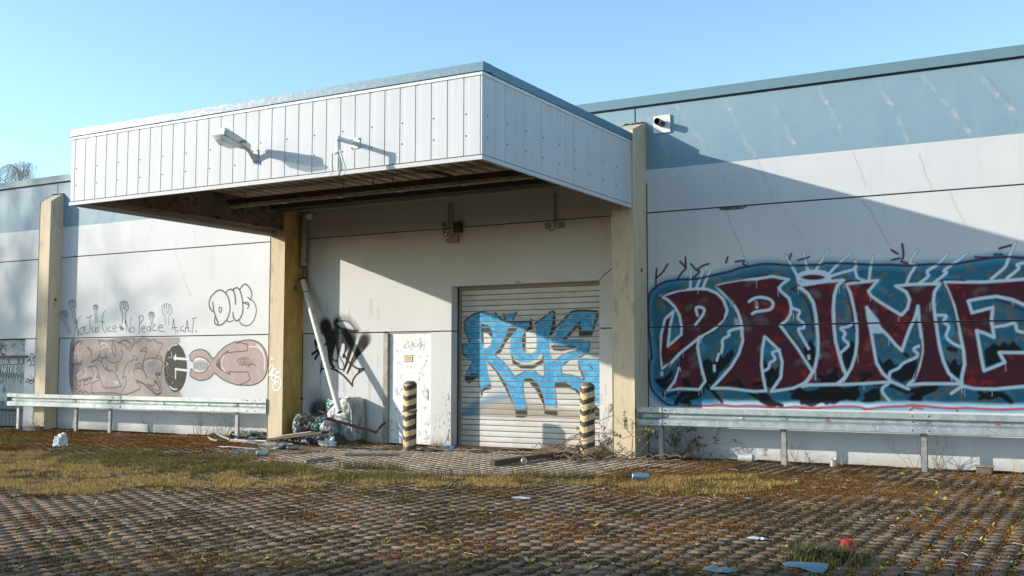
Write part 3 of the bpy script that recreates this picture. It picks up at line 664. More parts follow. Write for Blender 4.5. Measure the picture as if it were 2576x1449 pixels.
    for L, wd in ((s1((400, 1275), (430, 1215), (480, 1180), (455, 1100), (490, 1130), (500, 1180), (570, 1180), (640, 1120)), .055), (s1((420, 1260), (470, 1275), (520, 1220), (590, 1195)), .05), (s1((640, 1160), (680, 1190), (750, 1272)), .05), (s1((580, 1170), (620, 1130), (640, 1160)), .045),
                  (s1((870, 1100), (900, 1150), (960, 1195), (1030, 1240), (1120, 1300)), .055), (s1((1000, 1135), (1080, 1130), (1050, 1180), (1060, 1230), (1210, 1300)), .06), (s1((800, 1130), (850, 1128)), .045), (s1((1110, 1310), (1180, 1290), (1215, 1298)), .035),
                  (s2((470, 1060), (550, 1060), (490, 1100), (400, 1200)), .05), (s2((580, 1140), (690, 1145), (740, 1160), (820, 1200)), .04), (s2((1390, 1200), (1460, 1240), (1560, 1210), (1630, 1270)), .055), (s2((1390, 1245), (1500, 1200), (1600, 1250)), .05), (s2((1150, 860), (1200, 870)), .05), (s2((815, 905), (830, 915)), .05),
                  (s1((240, 1100), (300, 1160), (350, 1110), (300, 1220), (400, 1200)), .035), (s1((1500, 1075), (1560, 1090), (1640, 1020)), .05),
                  (s1((395, 1280), (440, 1225), (520, 1205), (600, 1185), (560, 1225), (460, 1255), (500, 1280)), .06), (s1((1020, 1180), (1060, 1200), (1110, 1250), (1060, 1260), (1150, 1295)), .07), (s1((1280, 1180), (1360, 1200), (1300, 1230), (1420, 1240), (1370, 1275), (1500, 1240), (1560, 1275)), .07),
                  (s2((20, 1255), (90, 1290), (180, 1240), (260, 1270), (330, 1220), (420, 1240)), .07), (s2((840, 1190), (930, 1175), (1050, 1160), (960, 1200), (870, 1230)), .06), (s2((510, 1220), (580, 1190), (600, 1240)), .07)):
        P.line(L, wd*1.25, BK, .03, .95)
    # white-blue outlines
    OW = .048
    def o(L, wd=OW, al=.95): P.line(L, wd, LB, .022, al)
    def oc(L): P.line(L+[L[0]], OW, LB, .022, .95, smooth=False)
    oc(letters[0]); P.line(letters[1][1:], OW, LB, .022, .95, smooth=False); oc(letters[2][:-1]); P.line(letters[3], OW*1.1, LB, .022, .95, smooth=False); oc(letters[4]); oc(letters[5])
    o(s1((545, 675), (600, 600), (613, 560), (590, 540), (550, 545), (560, 600))); o(s1((960, 495), (1000, 470), (1060, 462), (1120, 480), (1145, 510), (1130, 550), (1080, 565), (1010, 575), (985, 590))); o(s1((1010, 490), (1020, 540)))
    P.line(ov+[ov[0]], OW*1.2, LB, .022, .95); o(s1((1340, 345), (1335, 300), (1370, 275), (1440, 260), (1530, 265), (1580, 295), (1570, 330), (1480, 350), (1400, 360), (1345, 350)))
    for L in (s1((1335, 305), (1290, 220), (1240, 140)), s1((1415, 262), (1395, 180), (1380, 105)), s1((1475, 255), (1520, 180), (1570, 105)), s1((505, 400), (508, 320), (510, 245)), s1((550, 395), (580, 320), (608, 255)), s1((600, 395), (630, 320), (665, 245)),
              s2((215, 290), (300, 200), (390, 125)), s2((215, 305), (330, 270), (425, 240), (428, 185)), s2((425, 240), (445, 310), (500, 335)), s2((535, 325), (545, 240), (565, 150)), s2((820, 365), (850, 290), (890, 220), (850, 190), (905, 100)),
              s2((920, 355), (990, 300), (985, 260), (1060, 210), (1140, 130)), s2((1030, 355), (1130, 275), (1120, 250), (1290, 125)), s2((1480, 320), (1550, 260), (1590, 220), (1620, 140), (1660, 45)), s2((1600, 315), (1690, 240), (1680, 210), (1760, 190)),
              s1((905, 700), (840, 710), (800, 730), (805, 755), (755, 790), (755, 840), (745, 890)), s1((725, 900), (710, 950)), s1((690, 990), (692, 1030)), s1((1290, 545), (1350, 570), (1335, 620), (1380, 665), (1380, 700), (1340, 710), (1380, 790), (1420, 860)), s1((1420, 915), (1422, 935)),
              s1((1195, 870), (1140, 890), (1160, 940), (1120, 970), (1110, 1010), (1065, 1035)), s2((435, 645), (370, 690), (315, 700), (350, 740), (335, 780), (375, 830), (315, 890)), s2((945, 830), (880, 860), (910, 900), (890, 930), (800, 970), (760, 1010), (700, 1040), (690, 1075)),
              s2((680, 1135), (640, 1160), (640, 1200), (690, 1260)), s2((1055, 600), (1130, 605), (1110, 650), (1150, 690), (1130, 760), (1170, 810), (1250, 850)), s2((1510, 690), (1580, 680), (1660, 665), (1680, 720), (1750, 735)), s2((1250, 1150), (1170, 1205)), s2((700, 1110), (840, 1170)), s1((285, 1010), (285, 1060))):
        o(L, OW*.95)
    P.poly(s2((520, 530), (610, 640), (640, 740), (560, 740), (530, 640)), LB, .03, .9); P.poly(s1((845, 620), (905, 640), (905, 690), (850, 680)), LB, .03, .5)
    # maroon contour strokes
    DM = (.075, .012, .022)
    for L in (top,): P.line(L, .038, DM, .02, .95)
    P.line(bot[:11], .038, DM, .02, .95); P.line(bot[10:], .036, (.36, .03, .02), .02, .95)
    for L in (s1((265, 465), (330, 425), (400, 405), (470, 395)), s1((270, 465), (310, 500), (352, 535)), s1((790, 615), (760, 660), (700, 720), (615, 765)), s1((262, 795), (265, 900), (280, 1030), (350, 975)), s1((405, 970), (395, 1040), (350, 1120), (310, 1190), (420, 1185)), s1((690, 360), (800, 335), (900, 320), (1000, 300), (1100, 288)),
              s1((690, 365), (760, 415), (845, 515)), s1((1015, 525), (1010, 485), (1060, 488), (1115, 495)), s1((1285, 398), (1350, 372)), s1((1285, 400), (1350, 430), (1410, 500), (1440, 590), (1455, 730)), s1((1265, 740), (1340, 830), (1405, 940)),
              s2((340, 350), (400, 335), (460, 335)), s2((340, 350), (370, 450), (400, 560), (410, 640), (425, 725)), s2((930, 790), (935, 880), (900, 1030), (885, 1090)), s2((1090, 330), (1180, 328), (1275, 332)), s2((1095, 335), (1150, 450), (1190, 580), (1215, 720)), s2((1515, 483), (1600, 505), (1731, 565)), s2((1350, 150), (1450, 155)),
              s1((240, 385), (240, 310), (245, 240)), s1((245, 310), (290, 270), (330, 205)), s1((405, 325), (440, 270), (470, 235), (425, 185)), s1((470, 235), (468, 150)), s1((520, 318), (575, 265), (550, 250), (510, 205)), s1((560, 245), (600, 220), (648, 202)), s1((795, 150), (780, 195)), s1((850, 188), (920, 180), (910, 205), (945, 218)), s1((1285, 125), (1270, 170)), s1((1335, 175), (1380, 165), (1425, 150)),
              s2((790, 50), (800, 130), (790, 170)), s2((705, 95), (755, 125)), s2((710, 175), (770, 160)), s2((780, 185), (830, 200)), s2((1540, 85), (1630, 60)), s2((1500, 130), (1560, 130)), s1((185, 690), (210, 930)), s2((160, 1315), (140, 1330)), s2((490, 1325), (505, 1338)), s2((1215, 1325), (1215, 1345)), s2((850, 1335), (880, 1315), (945, 1325))):
        P.line(L, .028, DM if L[0][1] > 1.15 else (.36, .03, .02), .022, .92)
    for _ in range(60):   # drips
        L = random.choice(letters[:6]); x, z = random.choice(L); x += random.uniform(-.05, .05)
        P.line([(x, z), (x, z-random.uniform(.05, .16))], .009, LB, .01, .8, smooth=False)
    P.build('graffiti', warehouse, skip=skipJ+(lambda x, z: z < .89,), label='huge dark red capital letters with pale outlines on a blue ground')
big_mural()

# ---- blue lettering on the shutter
def shutter_tag():
    P = Paint(SX0+.055, SX1-.055, .6, 2.95, .0125, PIT/9)
    B = lambda *p: WL('B', p, REC); BL = (.045, .31, .60); BK = (.045, .040, .035); LG = (.66, .67, .67)
    P.poly(B((120, 690), (200, 620), (380, 545), (430, 560), (450, 590), (300, 620), (230, 690), (180, 720), (130, 720)), (.05, .30, .56), .12, .55)
    P.poly(B((240, 620), (460, 590), (700, 640), (960, 690), (960, 790), (600, 770), (240, 760)), (.42, .34, .27), .15, .5)
    halo = B((165, 120), (280, 65), (345, 85), (470, 75), (560, 120), (700, 70), (800, 70), (965, 70), (965, 340), (965, 560), (900, 600), (720, 560), (620, 560), (520, 600), (440, 560), (300, 560), (240, 500), (160, 470), (140, 290))
    P.poly(halo, LG, .12, .45)
    # drop shadows in black
    for L in (B((255, 140), (300, 150), (330, 190), (330, 240), (300, 275), (270, 285), (255, 220)), B((145, 300), (220, 350), (215, 370), (150, 330)), B((165, 455), (240, 420), (240, 460), (190, 498), (165, 480)), B((240, 450), (262, 580), (275, 540), (320, 530), (320, 500), (265, 515)),
              B((290, 360), (340, 370), (400, 470), (460, 640), (470, 700), (505, 705), (535, 690), (535, 645), (470, 655), (440, 600), (400, 520), (350, 430)), B((435, 310), (460, 360), (510, 390), (570, 385), (620, 355), (632, 310), (630, 375), (570, 410), (500, 408), (450, 380)),
              B((425, 165), (480, 165), (450, 205), (410, 250), (380, 310), (350, 330), (335, 325), (370, 290), (400, 240)), B((525, 150), (565, 125), (570, 180), (540, 210), (525, 260), (525, 320), (505, 280), (500, 210)), B((505, 460), (560, 455), (600, 500), (640, 590), (640, 650), (715, 660), (715, 690), (640, 680), (630, 620), (590, 540), (545, 490), (510, 490)),
              B((675, 270), (760, 265), (835, 262), (820, 290), (740, 305), (690, 300)), B((740, 235), (830, 125), (860, 125), (860, 180), (920, 185), (950, 75), (965, 75), (920, 222), (845, 222), (838, 160), (770, 235)), B((900, 235), (912, 260), (905, 310), (860, 340), (800, 350), (740, 400), (745, 440), (730, 430), (730, 390), (790, 335), (870, 310)),
              B((665, 485), (740, 480), (800, 490), (850, 530), (965, 650), (965, 760), (930, 700), (870, 600), (820, 540), (760, 520), (700, 520)), B((660, 130), (690, 70), (700, 75), (695, 180), (680, 215), (668, 200)), B((835, 345), (850, 400), (885, 475), (870, 475), (840, 400))):
        P.poly(L, BK, .014, .92)
    for L in (B((165, 125), (215, 85), (280, 70), (345, 88), (380, 110), (430, 150), (425, 180), (400, 240), (340, 325), (400, 375), (460, 450), (520, 425), (580, 425), (635, 455), (640, 370), (620, 310), (600, 340), (550, 372), (490, 370), (450, 340), (430, 290), (440, 220), (480, 165), (425, 160), (415, 130), (550, 130), (545, 160), (520, 190), (505, 220), (500, 270), (520, 315), (560, 325), (590, 300), (595, 250), (582, 140), (640, 100), (695, 75), (670, 200), (668, 300), (685, 370), (760, 320), (830, 300), (845, 275), (780, 275), (700, 270), (672, 245), (700, 200), (760, 110), (820, 65), (950, 68), (935, 120), (920, 185), (858, 182), (850, 120), (790, 190), (740, 238), (870, 235), (908, 260), (900, 310), (830, 345), (760, 370), (735, 405), (740, 440), (810, 450), (870, 475), (965, 500), (965, 620), (900, 590), (830, 530), (760, 490), (700, 490), (700, 560), (712, 640), (640, 630), (630, 560), (600, 500), (560, 465), (520, 465), (510, 520), (515, 570), (530, 640), (470, 655), (445, 580), (420, 520), (370, 440), (320, 380), (290, 360), (300, 430), (320, 500), (280, 515), (260, 545), (240, 440), (200, 435), (165, 455), (210, 370), (150, 310), (155, 265), (190, 255), (165, 180)),
              B((832, 345), (905, 345), (965, 360), (965, 520), (885, 478), (855, 410)), B((395, 85), (475, 75), (455, 115), (395, 120))):
        P.poly(L, BL, .014, 1, var=.6, var_col=(.13, .46, .74), thr=.5)
    P.poly(B((268, 195), (300, 200), (325, 225), (318, 265), (290, 292), (275, 290)), (.62, .63, .62), .014, 1)
    P.poly(B((527, 190), (565, 175), (588, 200), (592, 270), (580, 305), (555, 318), (530, 290)), (.62, .63, .62), .014, 1)
    P.poly(B((258, 140), (300, 150), (330, 190), (328, 225), (300, 200), (275, 195), (278, 280), (262, 240)), BK, .014, .9)
    for L, wd in ((B((165, 125), (215, 85), (280, 70)), .03), (B((165, 125), (165, 180), (190, 255), (155, 265), (145, 300)), .03), (B((345, 78), (365, 100), (400, 125), (450, 130), (550, 130), (560, 115)), .035), (B((395, 85), (400, 120)), .035), (B((470, 75), (450, 120)), .03), (B((582, 140), (640, 100), (695, 70), (695, 180), (672, 205)), .03), (B((668, 205), (760, 110), (820, 65), (950, 68)), .035),
                  (B((340, 325), (400, 375), (460, 455)), .014), (B((460, 470), (520, 425), (580, 425), (635, 460), (630, 320)), .014), (B((425, 160), (415, 200), (370, 290), (340, 325)), .014), (B((685, 370), (760, 320), (830, 300)), .014), (B((740, 440), (810, 450), (870, 475)), .014), (B((668, 445), (665, 490)), .014), (B((512, 480), (518, 580), (535, 645)), .012), (B((700, 500), (712, 640)), .012), (B((905, 385), (925, 410)), .03), (B((165, 455), (210, 370), (220, 350)), .02), (B((240, 420), (245, 470)), .012)):
        P.line(L, wd, BK, .018, .95)
    P.build('graffiti', shutter, yf=lambda X, Z: slat_y(X, Z)-.004, skip=(lambda x, z: ((z/PIT) % 1 < .10) | ((z/PIT) % 1 > .90),), label='light blue lettering with black drop shadow sprayed on the shutter')
shutter_tag()

# ---- beige lettering, black oval, fish and round head on the left wall
def left_mural():
    P = Paint(-23.3, -15.75, .72, 2.27, .0105)
    a = lambda *p: WL('T1', p); b = lambda *p: WL('T2', p); BE = (.43, .35, .32); BE2 = (.50, .43, .40); OU = (.13, .095, .08)
    P.poly(a((60, 42), (1330, 30), (1335, 90), (1230, 130), (1160, 300), (1170, 550), (1340, 690), (1365, 740), (60, 715), (30, 560), (28, 360), (40, 180)), BE, .05, .85, var=.5, var_col=BE2)
    for _ in range(70):
        x, z = random.uniform(-22.9, -19.2), random.uniform(.9, 2.2); P.line([(x, z), (x+random.uniform(-.02, .02), z-random.uniform(.1, .5))], random.uniform(.02, .06), random.choice((BE2, (.38, .31, .29))), .04, .35)
    P.poly(a((30, 350), (32, 180), (70, 90), (120, 50), (195, 70), (140, 150), (135, 290), (175, 320), (170, 350), (120, 430), (110, 640), (100, 700), (40, 620), (24, 500)), (.23, .17, .18), .02, .8)
    P.poly(a((75, 120), (150, 85), (135, 180), (150, 315), (70, 318)), (.50, .40, .36), .02, .9)
    for _ in range(26):
        x, z = a((random.uniform(80, 140), random.uniform(130, 300)))[0]; P.line([(x, z), (x+.01, z-.05)], .016, OU, .01, .85)
    for c in (((60, 45), (38, 130), (28, 300), (28, 480), (45, 620), (95, 700)), ((70, 360), (55, 450), (60, 560), (95, 640), (130, 630)), ((110, 400), (90, 480), (100, 560), (125, 600), (155, 600), (155, 545), (115, 560), (110, 480), (140, 400)), ((35, 352), (170, 345)), ((175, 350), (172, 295)),
              ((225, 155), (255, 150), (285, 190), (290, 230), (270, 262)), ((280, 325), (340, 300), (380, 240), (385, 150), (370, 40)), ((280, 325), (340, 295), (400, 320), (440, 390), (480, 420), (545, 430), (600, 520), (633, 590), (625, 615), (440, 625), (400, 540), (375, 470), (360, 400), (320, 370), (250, 385)),
              ((270, 370), (300, 440), (310, 470), (280, 520), (180, 530), (140, 545)), ((180, 540), (250, 505), (290, 510), (270, 560), (210, 595), (195, 570), (240, 540)), ((285, 580), (380, 530), (370, 500), (345, 510), (370, 470)), ((285, 580), (290, 640), (300, 700)), ((390, 65), (480, 75), (540, 60)), ((540, 60), (530, 140), (540, 210), (570, 245), (578, 190), (545, 80)),
              ((390, 70), (388, 180), (392, 270), (460, 260)), ((455, 200), (470, 280), (520, 325), (580, 330), (630, 300), (660, 210), (635, 180)), ((600, 92), (680, 60), (750, 90), (720, 165), (690, 120), (600, 92)), ((740, 195), (800, 110), (880, 45), (920, 40), (980, 70), (1030, 50), (1060, 90), (1130, 105), (1100, 180), (1055, 275)),
              ((865, 195), (915, 150), (945, 175), (925, 240), (905, 300), (900, 360)), ((865, 195), (930, 190)), ((780, 290), (790, 240), (835, 298), (780, 290)), ((780, 300), (720, 330), (685, 400), (655, 515), (695, 490), (690, 600), (650, 660), (645, 700)), ((900, 330), (930, 290), (1000, 272), (1060, 280), (1135, 315), (1120, 400), (1100, 480), (1050, 460), (1075, 450), (1100, 455)),
              ((1065, 240), (1115, 265), (1110, 300)), ((900, 370), (915, 440), (950, 510)), ((785, 425), (820, 400), (870, 400), (910, 430), (945, 510)), ((570, 345), (585, 430), (600, 350)), ((405, 320), (430, 270), (470, 270)), ((820, 550), (860, 600), (860, 640), (780, 680), (690, 712)), ((1050, 470), (1100, 570), (1115, 640), (1100, 700), (1060, 715)),
              ((950, 580), (1000, 600), (1035, 590), (1035, 550), (1065, 550), (1060, 580)), ((1060, 580), (1095, 620), (1090, 655), (1040, 655), (950, 580)), ((120, 700), (150, 660), (185, 690), (215, 670), (250, 700), (280, 685), (300, 700)), ((600, 85), (540, 60)), ((560, 40), (720, 45), (800, 50), (760, 130)), ((460, 390), (475, 410), (500, 435), (520, 425))):
        P.line(a(*c), .026, OU, .012, .88)
    for c, wd in ((((820, 545), (900, 575), (980, 640), (1060, 705), (1105, 690)), .055), (((300, 695), (420, 695), (560, 695), (640, 712)), .06), (((650, 708), (750, 690), (860, 640)), .03), (((805, 380), (820, 345), (880, 345), (895, 390)), .03), (((620, 90), (680, 68), (740, 95)), .03), (((1050, 465), (1100, 470)), .05), (((1040, 550), (1065, 575)), .05), (((460, 370), (470, 395)), .045), (((60, 200), (80, 140), (140, 80)), .05), (((250, 160), (285, 210), (275, 250)), .03), (((190, 545), (280, 515)), .035)):
        P.line(a(*c), wd, (.14, .11, .08), .012, .85)
    for x0_ in range(805, 890, 16): P.line(a((x0_, 365), (x0_+8, 395), (x0_+16, 365)), .010, OU, .01, .9, smooth=False)
    for x0_ in range(320, 640, 26): P.line(a((x0_, 712), (x0_+13, 690), (x0_+26, 712)), .014, (.35, .30, .27), .012, .9)
    for c in (((385, 180), (385, 120), (430, 98), (480, 130), (520, 200)), ((400, 190), (420, 150), (470, 140)), ((200, 385), (228, 430), (200, 490)), ((930, 350), (950, 310), (1010, 300)), ((552, 560), (568, 550), (565, 600)), ((580, 555), (600, 550), (595, 575), (580, 575)), ((597, 575), (592, 605)), ((110, 480), (150, 450), (160, 430))):
        P.line(a(*c), .018, (.72, .73, .75), .02, .75)
    # oval
    ovl = a(*[(1285+135*math.cos(t), 392+290*math.sin(t)) for t in np.linspace(0, 6.283, 30)[:-1]])
    P.poly(ovl, (.075, .068, .055), .014, .97, var=.4, var_col=(.10, .09, .075))
    for c, wd in ((((1270, 275), (1440, 290)), .055), (((1285, 240), (1282, 290)), .045), (((1285, 405), (1450, 425)), .05), (((1288, 400), (1285, 515)), .03), (((1205, 180), (1235, 130), (1300, 115)), .025), (((1215, 610), (1250, 640), (1300, 645)), .028), (((1175, 325), (1195, 345), (1170, 365)), .014), (((1235, 200), (1240, 260), (1200, 270)), .012)):
        P.line(a(*c), wd, (.72, .76, .78), .014, .93, smooth=len(c) > 2)
    for _ in range(60): x, z = a((random.uniform(1170, 1290), random.uniform(210, 640)))[0]; P.line([(x, z), (x+.01, z)], .009, (.6, .6, .58), .01, .7, smooth=False)
    # fish and round head
    PK = (.40, .31, .285)
    fish = b((345, 240), (380, 195), (440, 170), (500, 172), (560, 205), (620, 275), (600, 340), (635, 445), (580, 500), (510, 525), (445, 525), (360, 482), (352, 430), (372, 392), (400, 425), (455, 440), (510, 430), (560, 380), (582, 335), (545, 290), (480, 258), (420, 262), (375, 305), (358, 290))
    P.poly(fish, PK, .012, .95, var=.3, var_col=BE2)
    P.poly(b((375, 305), (420, 262), (480, 258), (545, 290), (582, 335), (560, 380), (510, 430), (455, 440), (400, 425), (372, 392), (400, 350)), (.70, .71, .70), .012, .95)
    head = b((620, 275), (680, 200), (780, 125), (870, 80), (920, 85), (1000, 60), (1080, 62), (1160, 95), (1220, 170), (1250, 270), (1250, 400), (1220, 490), (1150, 555), (1060, 585), (900, 582), (780, 540), (700, 495), (635, 445), (600, 340))
    P.poly(head, PK, .012, .95, var=.3, var_col=BE2)
    P.poly(b((655, 345), (700, 290), (715, 400)), (.13, .12, .09), .012, .9)
    OU2 = (.07, .05, .035)
    for c in (((345, 240), (380, 195), (440, 170), (500, 172), (560, 205), (622, 275), (700, 185), (780, 122), (875, 78)), ((345, 240), (358, 290), (378, 305), (420, 262), (480, 258), (545, 290), (582, 335), (560, 380), (510, 430), (455, 440), (400, 425), (372, 392), (352, 430), (360, 482), (445, 525), (510, 525), (580, 500), (635, 445), (700, 495), (780, 542), (900, 582)),
              ((890, 82), (1000, 60), (1080, 62), (1160, 95), (1220, 170), (1250, 270), (1250, 400), (1220, 490), (1150, 555), (1060, 585), (900, 582)), ((875, 78), (900, 95), (945, 90), (1020, 108), (1018, 185), (900, 195), (780, 208), (795, 180)), ((795, 180), (720, 250), (660, 340), (720, 410)), ((730, 410), (820, 462), (800, 430), (1028, 430), (1052, 515), (1000, 555), (920, 580)),
              ((1025, 375), (1060, 345), (1095, 340), (1113, 362)), ((655, 345), (720, 410))):
        P.line(b(*c), .022, OU2, .012, .92, smooth=len(c) > 8 or len(c) < 5)
    sp = [(985+(92*(1-t/19))*math.cos(t), 303+(54*(1-t/19))*math.sin(t)) for t in np.linspace(0, 18.5, 60)]; P.line(b(*sp), .017, OU2, .012, .92, smooth=False)
    tz = [(385, 320)]; 
    for i in range(14): tz += [(392+i*13, 285+abs(6-i)*3+(4 if i % 2 else 0)), (398+i*13, 375-(i % 3)*8)]
    P.line(b(*[(x, y) for x, y in tz if x < 572]), .012, OU2, .010, .85, smooth=False)
    tz = []
    for i in range(13): tz += [(392+i*13, 425-abs(6-i)*4), (398+i*13, 335+(i % 3)*9)]
    P.line(b(*[(x, y) for x, y in tz if x < 560]), .012, OU2, .010, .85, smooth=False)
    for c in (((750, 240), (725, 290), (725, 370), (762, 425)), ((1050, 135), (1130, 140), (1190, 190), (1220, 280), (1215, 400)), ((1130, 110), (1180, 160), (1215, 240))):
        P.line(b(*c), .020, (.76, .78, .80), .016, .8)
    P.build('graffiti', warehouse, skip=skipJ, label='beige lettering, black oval, toothed fish and round head with a spiral')
left_mural()

def script_tags():
    P = Paint(-23.36, -15.75, 2.32, 3.5, .0095)
    h = lambda *p: WL('H', p); K = (.045, .045, .05)
    def l(*c, wd=.013, al=.85, sm=True): P.line(h(*c), wd, K, .010, al, smooth=sm)
    # No Justice & No Peace A.C.A.T.
    l((110, 225), (120, 290), (133, 352)); l((105, 345), (115, 280), (135, 225), (150, 200)); l((133, 352), (130, 300), (112, 228))
    l((160, 285), (140, 310), (142, 335), (165, 338), (182, 312), (175, 288), (160, 285)); l((145, 340), (185, 278))
    l((188, 208), (205, 218), (225, 200), (215, 230), (218, 300), (200, 330), (185, 325)); l((232, 280), (232, 315), (250, 318), (258, 285), (258, 320)); l((282, 280), (268, 290), (280, 308), (270, 322), (258, 320)); l((322, 165), (305, 220), (308, 290), (325, 328)); l((290, 245), (325, 248))
    l((335, 285), (338, 318)); l((362, 282), (348, 295), (352, 315), (372, 315)); l((378, 298), (405, 290), (395, 275), (380, 290), (385, 315), (408, 312)); l((430, 262), (440, 305)); l((420, 285), (460, 292), (432, 298), (458, 305), (440, 275))
    l((470, 228), (480, 320)); l((470, 228), (500, 325)); l((500, 325), (505, 270), (515, 215)); l((520, 285), (508, 305), (518, 325), (535, 310), (530, 288), (518, 285))
    l((572, 205), (570, 330)); l((565, 215), (590, 200), (600, 225), (575, 262)); l((590, 300), (612, 292), (600, 278), (588, 300), (598, 320), (618, 318)); l((650, 280), (630, 285), (625, 305), (645, 312), (652, 280), (655, 315)); l((690, 268), (668, 285), (672, 310), (695, 305)); l((705, 290), (738, 285), (725, 268), (708, 285), (715, 312), (752, 315))
    l((815, 225), (835, 335)); l((815, 225), (808, 300)); l((808, 290), (845, 288)); l((845, 310), (850, 315), wd=.02); l((885, 278), (868, 290), (870, 310), (888, 308)); l((890, 312), (893, 316), wd=.02); l((915, 235), (900, 320)); l((915, 235), (925, 318)); l((902, 290), (925, 290)); l((935, 312), (938, 316), wd=.02); l((950, 222), (985, 218)); l((962, 222), (950, 330)); l((978, 312), (982, 318), wd=.022)
    # raised fists
    def fist(cx, cy, s, wd=.013, lean=0, arm=70):
        for i in range(4):
            x = cx-22*s+i*13*s; y = cy-30*s-(8*s if 0 < i < 3 else 0)
            l((x-5*s, y+22*s), (x-6*s, y+5*s), (x, y-5*s), (x+6*s, y+5*s), (x+5*s, y+24*s), wd=wd)
        l((cx-26*s, cy-8*s), (cx-22*s, cy+14*s), (cx-12*s, cy+26*s), (cx-10*s+lean*.3, cy+50*s), (cx-8*s+lean, cy+(50+arm)*s), wd=wd)
        l((cx+26*s, cy-14*s), (cx+26*s, cy+6*s), (cx+12*s, cy+24*s), (cx+8*s+lean*.3, cy+50*s), (cx+12*s+lean, cy+(50+arm)*s), wd=wd)
        l((cx-10*s, cy+2*s), (cx+6*s, cy-2*s), (cx+10*s, cy+8*s), (cx-4*s, cy+12*s), wd=wd)
    fist(32, 205, .95, .015, 36, 80); fist(92, 128, .95, .014, 22, 85); fist(258, 150, .62, lean=4, arm=120); fist(462, 145, 1.12, .016, lean=-6, arm=50); fist(660, 205, .72, lean=6, arm=40); fist(770, 170, 1.3, .010, lean=-2, arm=25)
    # bubble letters
    G2 = (.10, .10, .085)
    for c, wd in ((((1098, 172), (1075, 140), (1078, 85), (1110, 40), (1150, 18), (1190, 40), (1215, 90), (1222, 160), (1205, 220), (1170, 262), (1135, 270), (1112, 250), (1118, 205)), .030), (((1098, 105), (1108, 175), (1138, 258)), .030), (((1148, 142), (1142, 160), (1155, 180), (1163, 150), (1148, 142)), .022), (((1190, 40), (1215, 15), (1245, 20), (1260, 70), (1262, 120)), .03),
                  (((1240, 20), (1265, 2), (1290, 15), (1310, 80), (1315, 160), (1300, 215), (1270, 240), (1248, 215), (1244, 180)), .03), (((1200, 235), (1215, 248), (1245, 238)), .022), (((1295, 10), (1330, -25), (1365, 5), (1380, 50), (1370, 88)), .028), (((1350, 70), (1370, 88), (1395, 105), (1412, 160), (1400, 220), (1370, 265), (1335, 275), (1300, 260), (1292, 240)), .022), (((1318, 110), (1350, 108), (1360, 130), (1348, 150)), .022), (((1320, 108), (1355, 125)), .022)):
        P.line(h(*c), wd, G2, .012, .88)
    P.build('graffiti', warehouse, skip=skipJ, label='thin black marker writing with raised fists and three bubble letters')
script_tags()

def west_tag():
    P = Paint(-15.2, -13.14, .45, 3.1, .010); t = lambda *p: WL('T3', p); K = (.022, .02, .02)
    soot = WL('S8', [(590, 660), (590, 560), (620, 480), (700, 430), (800, 440), (850, 500), (860, 640), (800, 690), (650, 690)]); P.poly(soot, (.012, .016, .022), .16, .97)
    P.poly(WL('S8', [(570, 500), (600, 300), (700, 250), (860, 400), (850, 600)]), (.16, .17, .17), .35, .45)
    P.line(t((540, 215), (440, 225), (350, 185), (305, 150), (318, 100), (370, 80), (440, 95), (500, 150), (540, 210)), .10, (.10, .08, .06), .14, .40)
    for c, wd in ((((320, 95), (305, 130), (330, 170), (400, 200), (480, 215), (535, 212)), .05), (((330, 110), (310, 140), (340, 180)), .09), (((340, 120), (400, 108), (460, 130), (500, 180), (515, 205)), .018)):
        P.line(t(*c), wd, K, .02, .9)
    for c, w0, w1 in ((((205, 150), (232, 240), (250, 400), (255, 560)), .24, .03), (((310, 225), (285, 330), (262, 480), (275, 560), (300, 585)), .16, .03), (((340, 245), (345, 350), (340, 450)), .20, .05), (((430, 250), (430, 340), (415, 420)), .18, .03), (((490, 265), (470, 380), (430, 530), (395, 625)), .12, .02), (((620, 290), (560, 400), (490, 520), (432, 650)), .20, .02), (((395, 265), (380, 300), (350, 350)), .2, .03)):
        p = crom(t(*c), 12); n = len(p)-1
        for i in range(n):
            f = i/n; P.line([p[i], p[i+1]], w0*(1-f)+w1*f, K, .02+.16*(1-f)**3, .35+.62*min(1, f*2.8), smooth=False)
    for c, wd in ((((105, 320), (115, 400), (150, 430), (175, 480), (160, 640)), .035), (((75, 450), (130, 415)), .06), (((105, 500), (150, 425)), .06), (((105, 320), (118, 350)), .07), (((195, 370), (215, 345), (240, 400), (255, 560)), .04), (((160, 625), (180, 600), (210, 600), (290, 605), (370, 650), (440, 720), (485, 775)), .04), (((485, 775), (490, 720), (530, 660), (598, 605), (540, 600), (480, 560), (430, 510), (400, 450)), .035), (((400, 450), (390, 480), (410, 475)), .045),
                  (((340, 450), (330, 520), (345, 590), (375, 610), (400, 590), (390, 540), (365, 500), (345, 455)), .022), (((265, 490), (320, 525), (330, 510)), .03), (((555, 625), (598, 605)), .06), (((375, 330), (400, 320), (420, 345), (400, 470)), .03)):
        P.line(t(*c), wd, K, .014, .93)
    for _ in range(40):   # grey weather runs under the canopy
        x = random.uniform(-15.1, -13.2); z = random.uniform(.7, 3.0); P.line([(x, z), (x+.01, z-random.uniform(.1, .5))], random.uniform(.02, .06), (.34, .35, .35), .05, .16, smooth=False)
    for _ in range(36):
        x = random.uniform(-15.1, -13.2); z = random.uniform(.46, 1.9); P.line([(x, z), (x, z-random.uniform(.01, .05))], .008, (.2, .2, .2), .008, .6, smooth=False)
    P.build('graffiti', warehouse, skip=skipJ, label='black tag with a halo and sprayed flares behind the broken downpipe, soot stain below')
west_tag()

